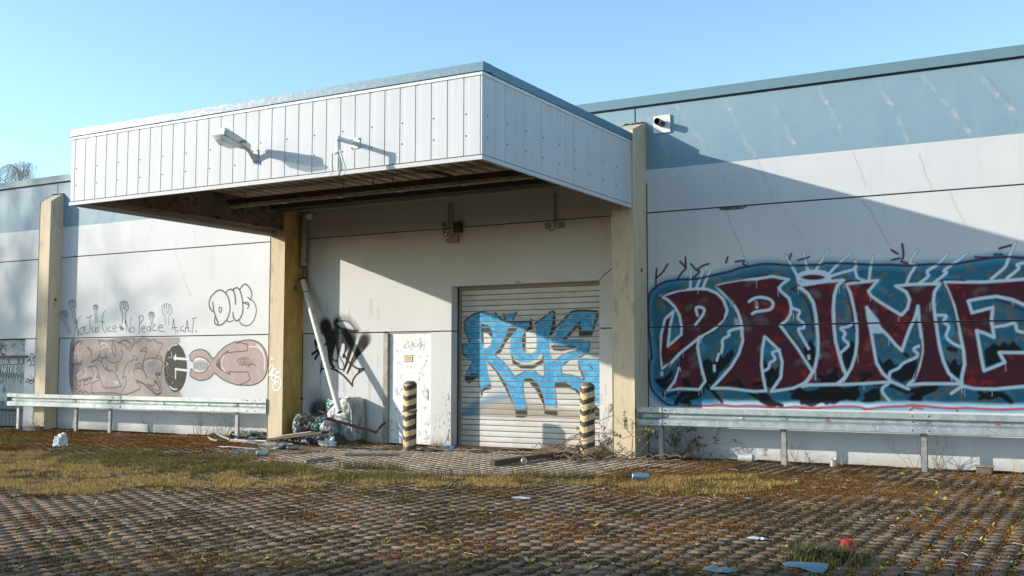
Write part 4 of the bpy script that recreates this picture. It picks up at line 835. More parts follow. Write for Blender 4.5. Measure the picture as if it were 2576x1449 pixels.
def pilaster_tag():
    P = Paint(-15.71, -15.32, .8, 2.2, .008); r = lambda *p: [(WP('T2', x, y, 'y', -.6)[0], WP('T2', x, y, 'y', -.6)[2]) for x, y in p]
    for c in (((1272, 395), (1300, 350), (1322, 375), (1300, 430), (1268, 470), (1318, 455)), ((1355, 385), (1310, 430), (1300, 500), (1330, 540), (1350, 500), (1325, 465), (1300, 490)), ((1405, 445), (1365, 430), (1350, 480), (1400, 500), (1408, 580), (1370, 640), (1325, 635), (1320, 580), (1355, 545), (1380, 550)), ((1352, 570), (1358, 578)), ((1300, 265), (1306, 285)), ((1322, 275), (1325, 290))):
        P.line(r(*c), .032, (.86, .86, .85), .010, 1)
    P.build('graffiti', warehouse, y=-.604, label='white scrawled number on the ochre pilaster')
pilaster_tag()

def gate_paint():
    P = Paint(-27.1, -24.73, .67, 2.25, .012); z2 = lambda *p: WL('Z2', p, .10); K = (.05, .045, .045)
    for _ in range(60): x, z = random.uniform(-27, -24.8), random.uniform(1.95, 2.25); P.line([(x, z), (x+random.gauss(0, .1), z+random.gauss(0, .05))], random.uniform(.02, .07), random.choice(((.2, .2, .2), (.7, .7, .68))), .04, .4)
    P.poly(z2((-90, 330), (205, 330), (205, 360), (-90, 350)), (.25, .50, .46), .06, .6)
    P.line(z2((35, 95), (12, 110), (5, 140), (20, 165), (35, 168)), .05, (.13, .10, .08), .015, .85)
    for x in (78, 160, 203): P.line(z2((x-12, 205), (x+12, 250)), .014, K, .012, .8); P.line(z2((x+12, 205), (x-12, 250)), .014, K, .012, .8); P.line(z2((x, 200), (x, 255)), .014, K, .012, .8)
    # the painted word on the gate, letter by letter
    L = {'P': [[(0, 0), (0, 1)], [(0, 1), (.8, .85), (.8, .5), (0, .45)]], 'A': [[(0, 0), (.5, 1), (1, 0)], [(.2, .4), (.8, .4)]], 'R': [[(0, 0), (0, 1)], [(0, 1), (.8, .85), (.7, .5), (0, .5)], [(.2, .5), (1, 0)]], 'T': [[(.5, 0), (.5, 1)], [(0, 1), (1, 1)]], 'K': [[(0, 0), (0, 1)], [(0, .5), (.9, 1)], [(0, .5), (.9, 0)]],
         'I': [[(.5, 0), (.5, 1)]], 'D': [[(0, 0), (0, 1), (.8, .8), (.9, .3), (0, 0)]], 'Z': [[(0, 1), (1, 1), (0, 0), (1, 0)]], 'O': [[(.5, 0), (0, .5), (.5, 1), (1, .5), (.5, 0)]]}
    x = -14
    for ch, wd in zip('PARTKIDZ', (26, 28, 26, 26, 28, 14, 26, 26)):
        for st in L[ch]: P.line(z2(*[(x+px*(wd-8), 325-py*62) for px, py in st]), .075, K, .012, .9, smooth=False)
        x += wd
    x = -14
    for ch, wd in zip('PARTKIDZ', (26, 28, 26, 26, 28, 14, 26, 26)):
        for st in L[ch]: P.line(z2(*[(x+px*(wd-8), 325-py*62) for px, py in st]), .035, (.75, .76, .74), .010, .95, smooth=False)
        x += wd
    for i in range(-8, 8): P.line(z2((i*26, 378), (i*26+6, 350), (i*26+20, 350), (i*26+26, 378)), .025, (.20, .14, .10), .012, .85); P.line(z2((i*26+26, 378), (i*26+24, 430), (i*26+28, 470+20*(i % 3))), .010, (.25, .22, .2), .012, .6)
    P.build('graffiti', gate, y=.096, label='pale block letters over a row of scallops')
    P = Paint(-24.7, -23.82, 1.0, 2.2, .010); z2 = lambda *p: WL('Z2', p)
    for c in (((300, 185), (270, 160), (262, 200), (235, 225), (262, 215), (275, 255)), ((275, 200), (300, 190), (285, 215), (300, 240)), ((255, 268), (275, 258), (298, 262)), ((240, 375), (228, 395), (240, 408), (255, 395), (240, 375)), ((258, 408), (260, 385), (268, 400), (275, 380), (280, 408)), ((292, 372), (288, 400), (300, 405)), ((286, 388), (298, 386)), ((265, 352), (272, 356)), ((222, 408), (225, 410)), ((255, 418), (280, 422))):
        P.line(z2(*c), .022, K, .010, .9)
    P.build('graffiti', warehouse, label='small black marker tags on the narrow wall strip')
gate_paint()
# rust runs and chips around the shutter opening
P = Paint(-11.93, -11.46, 0, 2.25, .010)
for _ in range(60):
    x = random.choice((random.gauss(-11.5, .03), random.uniform(-11.9, -11.5))); z = abs(random.gauss(0, .5)); P.line([(x, z), (x+random.gauss(0, .008), z+random.uniform(.01, .07))], random.uniform(.006, .018), random.choice(((.30, .29, .27), (.25, .18, .12))), .01, random.uniform(.3, .8), smooth=False)
P.build('scuff_marks', warehouse, kind='stuff')
P = Paint(-8.2, -7.7, 0, 2.1, .010)
for _ in range(60):
    x = random.uniform(-8.18, -7.75); z = abs(random.gauss(0, .5)); P.line([(x, z), (x+random.gauss(0, .01), z+random.uniform(.02, .2))], random.uniform(.008, .03), (.5, .46, .38), .03, random.uniform(.2, .5), smooth=False)
q = WP('Q2', 575, 480); P.line([(q[0], q[2]), (q[0]+.03, q[2]-.02), (q[0]-.01, q[2]-.12)], .04, (.28, .19, .11), .02, .9)
P.build('scuff_marks', warehouse, kind='stuff')

# ================================================================== guard rails
RPROF = [(.03, .885), (.0, .89), (0, .868), (0, .835), (0, .802), (.012, .792), (.068, .775), (.072, .77), (.072, .728), (.066, .72), (.010, .695), (0, .68), (0, .64), (0, .592), (.006, .582), (.03, .580)]
def bolt(p, par, r=.014): m = MB(); m.lathe([(r, 0), (r*.95, r*.5), (r*.5, r*.85), (.001, r)], p, 10, Matrix.Rotation(math.radians(90), 4, 'X')); return m.build('bolt', GALVD, par, smooth=True)
def guard_rail(x0, x1, y, postx, splices, label, capL, capR, bolts):
    r = empty('guard_rail', ((x0+x1)/2, y+.1, 0), label, 'guard rail', 'guard rails along the warehouse wall')
    cuts = [x0]+splices+[x1]
    for i in range(len(cuts)-1):
        off = .006 if i % 2 else 0
        m = MB(); m.prism_x([(y+a-off, z-off*.5) for a, z in RPROF], cuts[i]-(.05 if i else 0), cuts[i+1]); b = m.build('rail', GALV, r)
    for cx, sx in ((x0, 1), (x1, -1)):
        if (cx == x0 and capL) or (cx == x1 and capR):
            m = MB(); m.prism_x([(y+a-.012, z+(.004 if z > .73 else -.004)) for a, z in RPROF], cx-sx*.02, cx+sx*.42); m.box(cx-sx*.028, cx-sx*.02, y-.02, y+.07, .575, .895); m.build('end_piece', GALV, r)
    for px in postx:
        m = MB(); a = y+.10; m.prism_x([(a, -.05), (a, .72), (a+.006, .72), (a+.006, -.05)], px-.05, px+.045, True); m.box(px+.04, px+.046, a, a+.055, -.05, .72); m.box(px-.05, px-.044, a, a+.055, -.05, .72)
        m.build('post', GALVD, r); m = MB(); m.box(px-.055, px+.055, y+.052, y+.072, .733, .768); m.box(px-.03, px+.02, y+.074, y+.11, .60, .84); m.build('bracket', GALVD, r)
    for bx, bz in bolts: bolt((bx, y-.012 if abs(bz-.75) > .03 else y+.062, bz), r)
    return r
Xp = lambda f, x, yy=700, pl=-.62: WP(f, x, yy, 'y', pl)[0]
yR = -.62
postR = [unp(1664, 1120, 'y', -.5)[0], -4.70, -2.56, -.42, 1.72]
rb = [(Xp('S3', x), z) for x in (1045, 1180) for z in (.85, .63)]+[(Xp('S3', 1068), .75), (Xp('S3', 1193), .75)]+[(Xp('S4', x), z) for x in (1062, 1190) for z in (.85, .75, .63)]
railR = guard_rail(-7.17, 4.0, yR, postR, [Xp('S4', 1042)], 'galvanised guard rail in front of the red and blue lettering, right of the shutter', True, False, rb)
postL = [unp(p, 1080, 'y', -.5)[0] for p in (45, 190, 276, 596)]
lb = [(Xp('R2', x), z) for x in (92, 138, 877, 935, 1915, 1978) for z in (.85, .63)]
railL = guard_rail(-24.48, -15.76, yR, postL, [-24.1, Xp('R2', 940)], 'galvanised guard rail in front of the beige lettering, left of the canopy', True, True, lb)
REFW = plain('white_reflector', (.8, .8, .78), .3); REFR = plain('red_reflector', (.6, .05, .03), .3)
for f, x, par_, mm in (('S3', 1962, railR, REFW), ('S4', 400, railR, REFR), ('S4', 1718, railR, REFR), ('R2', 1250, railL, REFW), ('R2', 1598, railL, REFW), ('R2', 1968, railL, REFW), ('R2', 922, railL, REFW)):
    x = Xp(f, x); m = MB(); m.box(x-.03, x+.03, yR+.045, yR+.066, .738, .758); m.build('reflector', mm, par_, bevel=.004)

# ================================================================== bollards
def bollard_mat():
    k = NM('striped_paint'); a = k.new('ShaderNodeAttribute', attribute_name='stripe')
    c = k.mix(k.math('GREATER_THAN', a.outputs['Fac'], .5), (.64, .46, .24), (.035, .033, .03))
    n = k.noise(16, 6, None, .8); sp = k.math('MULTIPLY', k.ramp(n, [(.56, 0), (.64, 1)]), .9)
    z = k.sep()[2]; c = k.mix(sp, c, (.20, .10, .04)); c = k.mix(k.math('MULTIPLY', k.ramp(z, [(0, 1), (.3, 0)]), k.ramp(k.noise(9, 5), [(.35, 0), (.6, .8)])), c, (.25, .14, .08))
    c = k.mix(k.math('MULTIPLY', k.ramp(k.noise(30, 5, k.pos((1, 1, .4)), .8), [(.62, 0), (.7, 1)]), .5), c, (.55, .5, .42))
    k.base(c); k.set(.55, 0, .4); k.bump(n, .25, .004); return k.m
BOL = bollard_mat(); BTOP = speckled('weathered_bollard_top', (.20, .19, .16), (.10, .095, .08), 20, .9, c3=(.3, .2, .1))
def bollard(x, y, label, ang, cap):
    r = .128; H = 1.27; n = 64; nz = 150; o = empty('bollard', (x, y, 0), label, 'bollard', 'striped bollards at the shutter')
    co = []; st = []
    for j in range(nz):
        z = H*j/(nz-1)-.02
        for i in range(n):
            a = 2*math.pi*i/n; rr = r*(1-.0*z); co.append((x+rr*math.cos(a), y+rr*math.sin(a), z))
            # tape laid in shallow chevrons: a short fall on the left, a long rise to the right
            d = (math.degrees(a)-ang+180) % 360-180
            h = z-(d*.00065 if d > 0 else -d*.0011); st.append(1.0 if ((h+.02+random.gauss(0, .0015)) % .190) < .088 else 0.0)
    lp = []
    for j in range(nz-1):
        for i in range(n): lp += [j*n+i, j*n+(i+1) % n, (j+1)*n+(i+1) % n, (j+1)*n+i]
    b = np_mesh('post', co, lp, [4]*(n*(nz-1)), BOL, o, smooth=True)
    at = b.data.attributes.new('stripe', 'FLOAT', 'POINT'); at.data.foreach_set('value', np.array(st, np.float32))
    t = MB(); t.lathe([(r, H-.021), (r*.98, H-.005), (r*.7, H+.028), (r*.3, H+.045), (.001, H+.048)], (x, y, 0), 32); t.build('cap', BTOP, o, smooth=True)
    return o
b1 = bollard(-11.65, -1.12, 'yellow and black striped bollard in front of the grey steel door, wrapped with a chain', 268, 1)
b2 = bollard(-7.905, -1.15, 'yellow and black striped bollard with dry branches at its foot, right of the shutter', 260, 0)
m = MB(); m.box(-11.72, -11.58, -1.18, -1.06, 1.292, 1.304); m.tube([(-11.78, -1.12, 1.315), (-11.5, -1.12, 1.318)], .008, 6); m.build('cap_plate', WHITE, b1)
ch = MB()
for k in range(2): ch.tube([(-11.65+.136*math.cos(a), -1.12+.136*math.sin(a), .735+.012*math.sin(a*3+k)+k*.012) for a in np.linspace(0, 6.4, 24)], .007, 5)
def link(m, c, ax, s=.026, r=.0045):
    pts = [(s*.55*math.cos(a), 0, s*math.sin(a)) for a in np.linspace(0, 2*math.pi, 9)]
    if ax: pts = [(0, p[0], p[2]) for p in pts]
    m.tube([(c[0]+p[0], c[1]+p[1], c[2]+p[2]) for p in pts], r, 5)
for i in range(8): link(ch, (-11.50, -1.14, .70-i*.038), i % 2)
ch.build('chain', RUST, b1)

# ================================================================== lamp, broken bracket, vent, pipes and boxes
GLASS = NM('dusty_glass'); GLASS.base((.80, .84, .86)); GLASS.set(.25, 0, .5); GLASS.b.inputs['Alpha'].default_value = .55
LAMPG = speckled('grey_white_lamp', (.62, .64, .65), (.52, .53, .53), 6, .45, c3=(.36, .27, .17), s3=14, bump=.05)
lamp = empty('street_light', (-11.39, -5.65, 4.81), 'white street light head on a curved bracket on the canopy front', 'lamp')
m = MB(); m.box(-11.45, -11.33, -5.662, -5.65, 4.70, 4.92); m.build('mounting_plate', LAMPG, lamp, bevel=.006)
for xx in (-11.43, -11.35):
    for z in (4.73, 4.90): bolt((xx, -5.663, z), lamp, .012)
m = MB(); m.tube([(-11.39, -5.655, 4.75), (-11.39, -5.70, 4.79), (-11.39, -5.76, 4.86), (-11.39, -5.84, 4.925)], [.035, .034, .036, .042], 12); m.box(-11.395, -11.385, -5.72, -5.655, 4.71, 4.86); m.build('bracket_arm', LAMPG, lamp, smooth=True)
def lampbox(st):
    """cross sections along the head: (distance, half width, top, bottom)"""
    vs = []; fs = []; ax = Vector((0, -.955, .13)).normalized(); up = Vector((0, .135, .99)); o_ = Vector((-11.39, -5.80, 4.925))
    for d, hw, t, b in st:
        for sx, h in ((-1, b), (1, b), (1, t), (.55, t+.02), (-.55, t+.02), (-1, t)): vs.append(o_+ax*d+Vector((1, 0, 0))*(sx*hw)+up*h)
    for i in range(len(st)-1):
        for k in range(6): a = i*6+k; b = i*6+(k+1) % 6; fs.append((a, a+6, b+6, b))
    fs += [tuple(range(6)), tuple(range(len(st)*6-1, len(st)*6-7, -1))]
    return vs, fs
vs, fs = lampbox([(0, .045, .04, -.035), (.12, .075, .055, -.04), (.34, .105, .075, -.03), (.58, .115, .095, -.01), (.62, .10, .085, -.01)]); m = MB(); m.add(vs, fs); m.build('housing', LAMPG, lamp, bevel=.006)
vs, fs = lampbox([(.20, .06, -.03, -.045), (.30, .085, -.02, -.11), (.52, .095, -.01, -.115), (.63, .07, -.005, -.07), (.68, .09, -.003, -.014)]); m = MB(); m.add(vs, fs); m.build('glass_bowl', GLASS.m, lamp, bevel=.01)
m = MB(); m.tube([(-11.275, -5.98+.0, 4.955), (-11.272, -6.0, 4.985), (-11.272, -6.10, 4.94)], .009, 5); m.build('latch', RUST, lamp)

arm = empty('broken_lamp_bracket', (-9.44, -5.65, 4.81), 'empty tubular lamp arm with broken rods and loose wire on the canopy front', 'bracket')
m = MB(); m.box(-9.525, -9.362, -5.662, -5.652, 4.735, 4.895); m.build('mounting_plate', WHITE, arm, bevel=.02)
for xx in (-9.505, -9.382):
    for z in (4.755, 4.875): bolt((xx, -5.664, z), arm, .013)
m = MB(); m.tube([(-9.44, -5.65, 4.81), (-9.44, -6.045, 4.81)], .034, 14); m.build('horizontal_tube', WHITE, arm, smooth=True)
m = MB(); m.tube([(-9.44, -6.045, 4.845), (-9.44, -6.045, 4.61)], .034, 14); m.build('upright_tube', WHITE, arm, smooth=True)
m = MB(); m.tube([(-9.44, -6.045, 4.775), (-9.44, -6.045, 4.79)], .043, 14); m.tube([(-9.49, -6.05, 4.60), (-9.40, -6.05, 4.60)], .014, 8); m.build('hose_clamp', GALVD, arm, smooth=True)
m = MB(); m.box(-9.46, -9.442, -6.06, -6.03, 4.34, 4.60); m.build('flat_strip', WHITE, arm)
m = MB(); m.tube([(-9.405, -6.06, 4.64), (-9.30, -6.06, 4.37)], .015, 10); m.tube([(-9.34, -6.06, 4.42), (-9.33, -6.07, 4.36)], .006, 6); m.build('bent_rod', WHITE, arm, smooth=True)
m = MB(); m.tube([(-9.82, -5.72, 4.69), (-9.82, -5.72, 4.43)], .011, 8); m.tube([(-9.81, -5.72, 4.49), (-9.81, -5.72, 4.40)], .012, 8); m.build('antenna_rod', plain('bare_rod', (.52, .47, .37), .5), arm)
m = MB(); m.tube(crom([(-9.82, -5.73, 4.40), (-9.78, -5.8, 4.36), (-9.68, -5.85, 4.385), (-9.55, -5.9, 4.36), (-9.45, -6.0, 4.365), (-9.31, -6.06, 4.40)], 6), .0055, 5)
m.tube(crom([(-9.30, -6.06, 4.38), (-9.30, -6.06, 4.32), (-9.37, -6.05, 4.28), (-9.42, -6.05, 4.33), (-9.43, -6.04, 4.45), (-9.42, -6.04, 4.60)], 6), .0055, 5); m.build('loose_wire', WHITE, arm)

vent = empty('vent_pipe', (-6.935, 0, 5.95), 'short black vent pipe in a square white plate on the blue band', 'vent')
m = MB(); m.box(-7.095, -6.775, -.035, .01, 5.788, 6.11); m.build('plate', WHITE, vent, bevel=.003)
M_ = Matrix.Rotation(math.radians(90), 4, 'X'); m = MB()
m.lathe([(.062, 0), (.060, .15), (.062, .225), (.052, .222), (.05, .03), (.001, .02)], (-6.935, -.035, 5.955), 20, M_); m.build('pipe', BLACK, vent, smooth=True)

dp = empty('downpipe', (-15.22, -.12, 3.73), 'upright grey downpipe stub in the corner beside the ochre pilaster under the canopy', 'pipe')
PIPE = speckled('dirty_pipe', (.40, .36, .31), (.28, .25, .21), 4, .6, c3=(.2, .16, .12), s3=10)
m = MB(); m.tube([(-15.21, -.12, 3.74), (-15.21, -.12, 4.62)], .072, 20); m.build('pipe', PIPE, dp, smooth=True)
m = MB(); m.tube([(-15.21, -.12, 4.60), (-15.21, -.12, 4.64), (-15.21, -.12, 4.66), (-15.21, -.12, 4.70)], [.084, .084, .078, .078], 20); m.tube(crom([(-15.21, -.12, 4.70), (-15.20, -.12, 4.80), (-15.15, -.12, 4.86), (-15.07, -.12, 4.885)], 5), .065, 16); m.build('elbow', PIPE, dp, smooth=True)
m = MB(); m.lathe([(.001, -.08), (.04, -.07), (.075, -.03), (.08, .03), (.08, .05)], (-15.05, -.14, 4.83), 18); m.build('end_cap', WHITE, dp, smooth=True)
m = MB(); m.tube([(-15.21, -.12, 3.73), (-15.21, -.12, 3.75)], .077, 18); m.tube([(-15.17, -.06, 3.74), (-15.17, -.05, 3.30)], .018, 8); m.build('collar', plain('dark_collar', (.08, .075, .07), .7), dp)
tp = WP('R5', 322, 335, 'y', -.16); bt = np.array((-13.70, -.68, .655)); tp = np.array(tp)
bp = empty('fallen_downpipe', tuple(bt), 'long pale pipe hanging slantwise across the black tag from the corner of the ochre pilaster', 'pipe')
PIPW = speckled('white_pipe', (.70, .68, .63), (.56, .53, .47), 4, .5, c3=(.40, .33, .24), s3=14, bump=.05)
m = MB(); d = bt-tp; m.tube([tp, tp+d*.1, tp+d*.11, tp+d], .062, 20); m.build('pipe', PIPW, bp, smooth=True)
m = MB(); m.tube([tp+d*.098, tp+d*.104], .066, 20); m.tube([tp-d*.012, tp+d*.004], .068, 20); m.tube([tp, tp+np.array((.0, .05, .35))], .012, 6); m.build('joint_ring', RUST, bp)
m = MB(); m.tube([tp+d*1.0005, tp+d*.999], .054, 20); m.build('open_end', BLACK, bp)

lr = empty('hanging_light_rail', (-11.8, -2.3, 4.9), 'long brown cable tray with tube lamps hung on chains under the canopy', 'light rail')
rx0, rx1, ry, rzt = -15.24, -8.35, -2.3, 4.895
m = MB(); m.box(rx0, rx1, ry-.09, ry+.09, rzt-.05, rzt); m.box(rx0, rx1, ry-.10, ry-.085, rzt-.065, rzt-.045); m.build('tray', TRAY, lr)
m = MB(); m.box(rx0+.02, rx1, ry-.06, ry+.06, rzt-.10, rzt-.052); m.build('channel', TRAY, lr)
segs = np.linspace(rx0+.04, rx1, 6)
for i in range(5):
    m = MB(); m.tube([(segs[i]+.05, ry-.05, rzt-.145), (segs[i+1]-.05, ry-.05, rzt-.145)], .016, 8); m.tube([(segs[i]+.05, ry+.05, rzt-.145), (segs[i+1]-.05, ry+.05, rzt-.145)], .016, 8); m.build('lamp_tube', TRAYL, lr)
    for xx in (segs[i]+.03, segs[i+1]-.03): m = MB(); m.box(xx-.025, xx+.025, ry-.075, ry+.075, rzt-.165, rzt-.10); m.build('lamp_holder', TRAYL, lr)
    for xx in np.linspace(segs[i]+.3, segs[i+1]-.3, 4): m = MB(); m.box(xx-.05, xx+.05, ry-.045, ry+.045, rzt-.118, rzt-.10); m.build('clip', TRAYL, lr)
for cx_ in (-14.85, -12.36, -11.24, -8.6):
    m = MB(); z = rzt
    while z < 5.06: link(m, (cx_, ry, z+.02), int(z*50) % 2, .020, .004); z += .03
    m.build('chain', RUST, lr)
m = MB(); m.tube([(-11.68, ry, rzt), (-11.68, ry, 5.06)], .008, 6); m.build('hanger_rod', RUST, lr)

BOXM = plain('brown_grey_box', (.28, .24, .20), .6)
jb = empty('junction_boxes', (-11.4, 0, 4.2), 'cluster of electrical boxes, conduit and loose cable on the wall under the canopy', 'electrical box')
m = MB(); m.tube([(-11.50, -.03, 4.86), (-11.50, -.03, 4.35)], .014, 8); m.tube([(-11.42, -.03, 4.86), (-11.42, -.03, 4.40)], .012, 8); m.build('conduit', BOXM, jb)
m = MB(); m.box(-11.33, -11.185, -.13, 0, 4.245, 4.455); m.build('black_floodlight', BLACK, jb, bevel=.006)
m = MB(); m.box(-11.495, -11.27, -.08, 0, 4.045, 4.28); m.build('cover_box', BOXM, jb, bevel=.006)
m = MB(); m.box(-11.66, -11.595, -.05, 0, 4.39, 4.48); m.box(-11.57, -11.51, -.06, 0, 4.06, 4.14); m.build('small_box', BOXM, jb, bevel=.004)
m = MB(); m.tube(crom([(-11.58, -.05, 4.38), (-11.6, -.08, 4.22), (-11.52, -.1, 4.17), (-11.5, -.08, 4.25), (-11.62, -.08, 4.28), (-11.52, -.09, 4.33), (-11.44, -.09, 4.30), (-11.47, -.06, 4.38)], 5), .007, 5); m.tube(crom([(-11.3, -.12, 4.25), (-11.33, -.13, 4.19), (-11.38, -.1, 4.15)], 4), .006, 5); m.build('loose_cable', BLACK, jb)
j2 = empty('wall_sockets', (-9.1, 0, 4.25), 'two grey sockets below a single conduit on the wall above the shutter', 'socket')
m = MB(); m.tube([(-9.11, -.03, 4.86), (-9.11, -.03, 4.28)], .020, 8); m.build('conduit', BOXM, j2)
for xx in (-9.26, -8.97): m = MB(); m.box(xx-.05, xx+.05, -.07, 0, 4.205, 4.31); m.build('socket', BOXM, j2, bevel=.01)
m = MB(); m.tube(crom([(-9.11, -.03, 4.28), (-9.12, -.05, 4.17), (-9.2, -.05, 4.16), (-9.24, -.04, 4.21)], 5), .008, 5); m.tube(crom([(-9.11, -.03, 4.27), (-9.05, -.05, 4.2), (-8.98, -.04, 4.2)], 4), .005, 5); m.build('cable', BLACK, j2)
hk = MB(); a = WP('S8', 470, 395, 'y', 0); hk.tube(crom([(a[0], -.01, a[2]), (a[0]-.12, -.08, a[2]+.01), (a[0]-.2, -.14, a[2]-.04), (a[0]-.19, -.14, a[2]-.17)], 5), .018, 8); o = hk.build('iron_hook', RUST); tag(o, 'curved rusty iron hook sticking out of the corner by the ochre pilaster', 'hook')

# ================================================================== rubbish by the pilaster
FOIL = speckled('crumpled_silver_sheet', (.40, .41, .40), (.20, .205, .20), 4, .5, .1, .5, stretch=(2.5, 1, .7), bump=.3, lo=.42, hi=.62, c3=(.09, .14, .125), s3=5)
CHAR = speckled('charred_plastic', (.035, .035, .033), (.10, .11, .10), 7, .5, 0, .6, bump=.8, c3=(.16, .34, .32), s3=9)
TEAL = speckled('melted_teal_plastic', (.05, .16, .145), (.03, .08, .075), 8, .35, 0, .6, bump=.6)
def lump(c, sx, sy, sz, seed, n=44, amp=.35, mat=CHAR, name='lump', par=None, flat=False):
    off = Vector((seed*3.1, seed*1.7, seed*.9)); vs = []; fs = []; h = n//2
    for j in range(h+1):
        t = math.pi/2*j/h
        for i in range(n):
            a = 2*math.pi*i/n; u = Vector((math.cos(a)*max(math.cos(t), 0)**.6, math.sin(a)*max(math.cos(t), 0)**.6, math.sin(t)))
            k = 1+amp*noise.noise(u*1.5+off)*1.1+amp*.55*noise.noise(u*3.4+off)-amp*.4*abs(noise.noise(u*6+off))
            vs.append((c[0]+sx*k*u.x, c[1]+sy*k*u.y, c[2]+sz*max(k*u.z, 0)))
    for j in range(h):
        for i in range(n): fs.append((j*n+i, j*n+(i+1) % n, (j+1)*n+(i+1) % n, (j+1)*n+i))
    m = MB(); m.add(vs, fs); return m.build(name, mat, par)
def relief_body(name, f, outline, y0, depth, amp, freq, mat, par, seed, dome=.12, n=64):
    """a body standing in front of the wall: outline in x,z, crumpled front, sides running back"""
    ol = WL(f, outline, y0); xs = [q[0] for q in ol]; zs = [q[1] for q in ol]; x0, x1, z0, z1 = min(xs), max(xs), min(zs), max(zs)
    cx, cz = (x0+x1)/2, (z0+z1)/2; ol = crom(ol, 6, True); N = len(ol); R = 26; vs = []; fs = []; off = Vector((seed*2.3, seed*.7, seed*1.9))
    for k in range(R+1):
        t = k/R
        for q in ol:
            x = cx+(q[0]-cx)*t; z = cz+(q[1]-cz)*t; p = Vector((x*freq, z*freq, 0))+off
            d = dome*max(0, 1-t**3)+amp*noise.noise(p)+amp*.8*(.5-abs(noise.noise(p*2.1)))+amp*.5*noise.noise(p*4.3)
            vs.append((x, min(y0-d*(1-t**8), -.02), max(z, .0)))
    for q in ol: vs.append((q[0], min(y0+depth, -.006), max(q[1], 0)))
    for k in range(R+1):
        for i in range(N):
            a = k*N+i; b = k*N+(i+1) % N; fs.append((a, b, b+N, a+N))
    m = MB(); m.add(vs, fs); return m.build(name, mat, par)
cB = WP('S8', 1310, 1040, 'y', -.30)
dc = empty('dented_container', (cB[0]-.4, -.3, 0), 'tall dented silver and green container with a buckled side, standing behind the iron bar', 'container')
relief_body('buckled_side', 'S8', [(1190, 372), (1250, 385), (1290, 440), (1308, 560), (1316, 800), (1322, 1068), (1200, 1080), (1060, 1090), (985, 1100), (960, 1000), (880, 900), (855, 760), (860, 640), (930, 540), (1020, 450), (1110, 395)], -.42, .36, .05, 2.6, FOIL, dc, 3.1, .06)
relief_body('inner_bin', 'S8', [(850, 430), (900, 395), (970, 385), (1080, 390), (1150, 388), (1100, 440), (1000, 520), (900, 620), (860, 590)], -.30, .24, .03, 4, TEAL, dc, 5.2, .03)
relief_body('torn_liner', 'S8', [(1005, 800), (1085, 800), (1090, 860), (1070, 950), (1055, 1010), (1030, 970), (1008, 880)], -.50, .10, .01, 5, plain('green_liner', (.02, .15, .12), .5), dc, 1.2, .02)
m = MB(); rr = [Vector(WP('S8', x, y, 'y', -.36)) for x, y in ((1165, 385), (1215, 368), (1265, 395), (1300, 470), (1312, 600), (1318, 800), (1324, 1068))]; m.tube([Vector(q) for q in crom(rr, 5)], .020, 8, jit=.08); m.build('rim', GALV, dc)
m = MB(); m.bar(WP('S8', 1280, 1000, 'y', -.44), WP('S8', 1262, 560, 'y', -.44), .028, .02); m.build('side_rib', GALV, dc)
m = MB(); q0_ = WP('S8', 1010, 1140, 'y', -.42); q1_ = WP('S8', 1316, 1120, 'y', -.42); m.box(q0_[0], q1_[0], -.40, -.06, 0, .10); m.build('base', plain('dark_base', (.10, .08, .05), .8), dc)
hl = WP('S8', 600, 930, 'y', -.5)
bh = empty('burnt_heap', (hl[0], -.5, 0), 'charred heap of melted plastic with teal streaks at the foot of the ochre pilaster', 'burnt heap')
CHARG = speckled('soot_streaked_plastic', (.05, .05, .046), (.15, .15, .14), 6, .45, 0, .6, bump=.9, stretch=(2.2, 1, .9), lo=.42, hi=.68, c3=(.015, .014, .014), s3=9)
relief_body('charred_mass', 'S8', [(305, 950), (305, 830), (325, 700), (360, 655), (430, 645), (500, 665), (560, 640), (620, 680), (700, 705), (760, 690), (800, 660), (850, 700), (850, 800), (760, 900), (700, 960), (600, 970), (450, 965)], -.46, .4, .13, 3.4, CHARG, bh, 7.7, .16)
relief_body('scorched_bag', 'S8', [(303, 950), (305, 820), (328, 700), (370, 690), (395, 760), (390, 860), (370, 960)], -.60, .3, .04, 4, FOIL, bh, 2.7, .05)
relief_body('melted_plastic', 'S8', [(640, 900), (660, 800), (720, 730), (790, 700), (840, 720), (800, 800), (740, 860), (700, 920)], -.66, .3, .07, 5, TEAL, bh, 9.1, .05)
relief_body('torn_foil', 'S8', [(740, 900), (770, 790), (830, 740), (930, 800), (975, 900), (960, 980), (880, 985), (800, 950)], -.66, .3, .05, 4, FOIL, bh, 4.4, .08)
relief_body('black_debris', 'S8', [(0, 1120), (40, 1060), (250, 1010), (500, 985), (820, 985), (930, 1010), (975, 1080), (980, 1135), (700, 1150), (400, 1165), (150, 1150)], -.80, .5, .10, 3.6, CHAR, bh, 6.1, .08)
a = WP('S8', 855, 720, 'y', -.75); b = WP('S8', 1680, 950, 'y', -.28)
ib = empty('iron_bar', tuple(a), 'rusty brown angle iron with a hooked end leaning across the dented container', 'iron bar')
m = MB(); m.bar(a, b, .055, .055); m.build('bar', RUST, ib)
m = MB(); m.bar(b, b+np.array((.02, .05, .08)), .03, .03); m.bar(b+np.array((.02, .05, .08)), b+np.array((.06, .2, .2)), .035, .05); m.bar(a, a+np.array((-.02, 0, .10)), .03, .03); m.bar(a+np.array((-.02, 0, .10)), a+np.array((-.22, .05, .15)), .05, .02); m.build('hook', RUST, ib)
def gp4(x, y, z=0.0, f='Z4'): return WP(f, x, y, 'z', z)
def board(p, q, wd, th, mat, label, name='board', cat='board', group='planks and strips by the burnt heap'):
    m = MB(); m.bar(p, q, wd, th); o = m.build(name, mat, bevel=.003); return tag(o, label, cat, group)
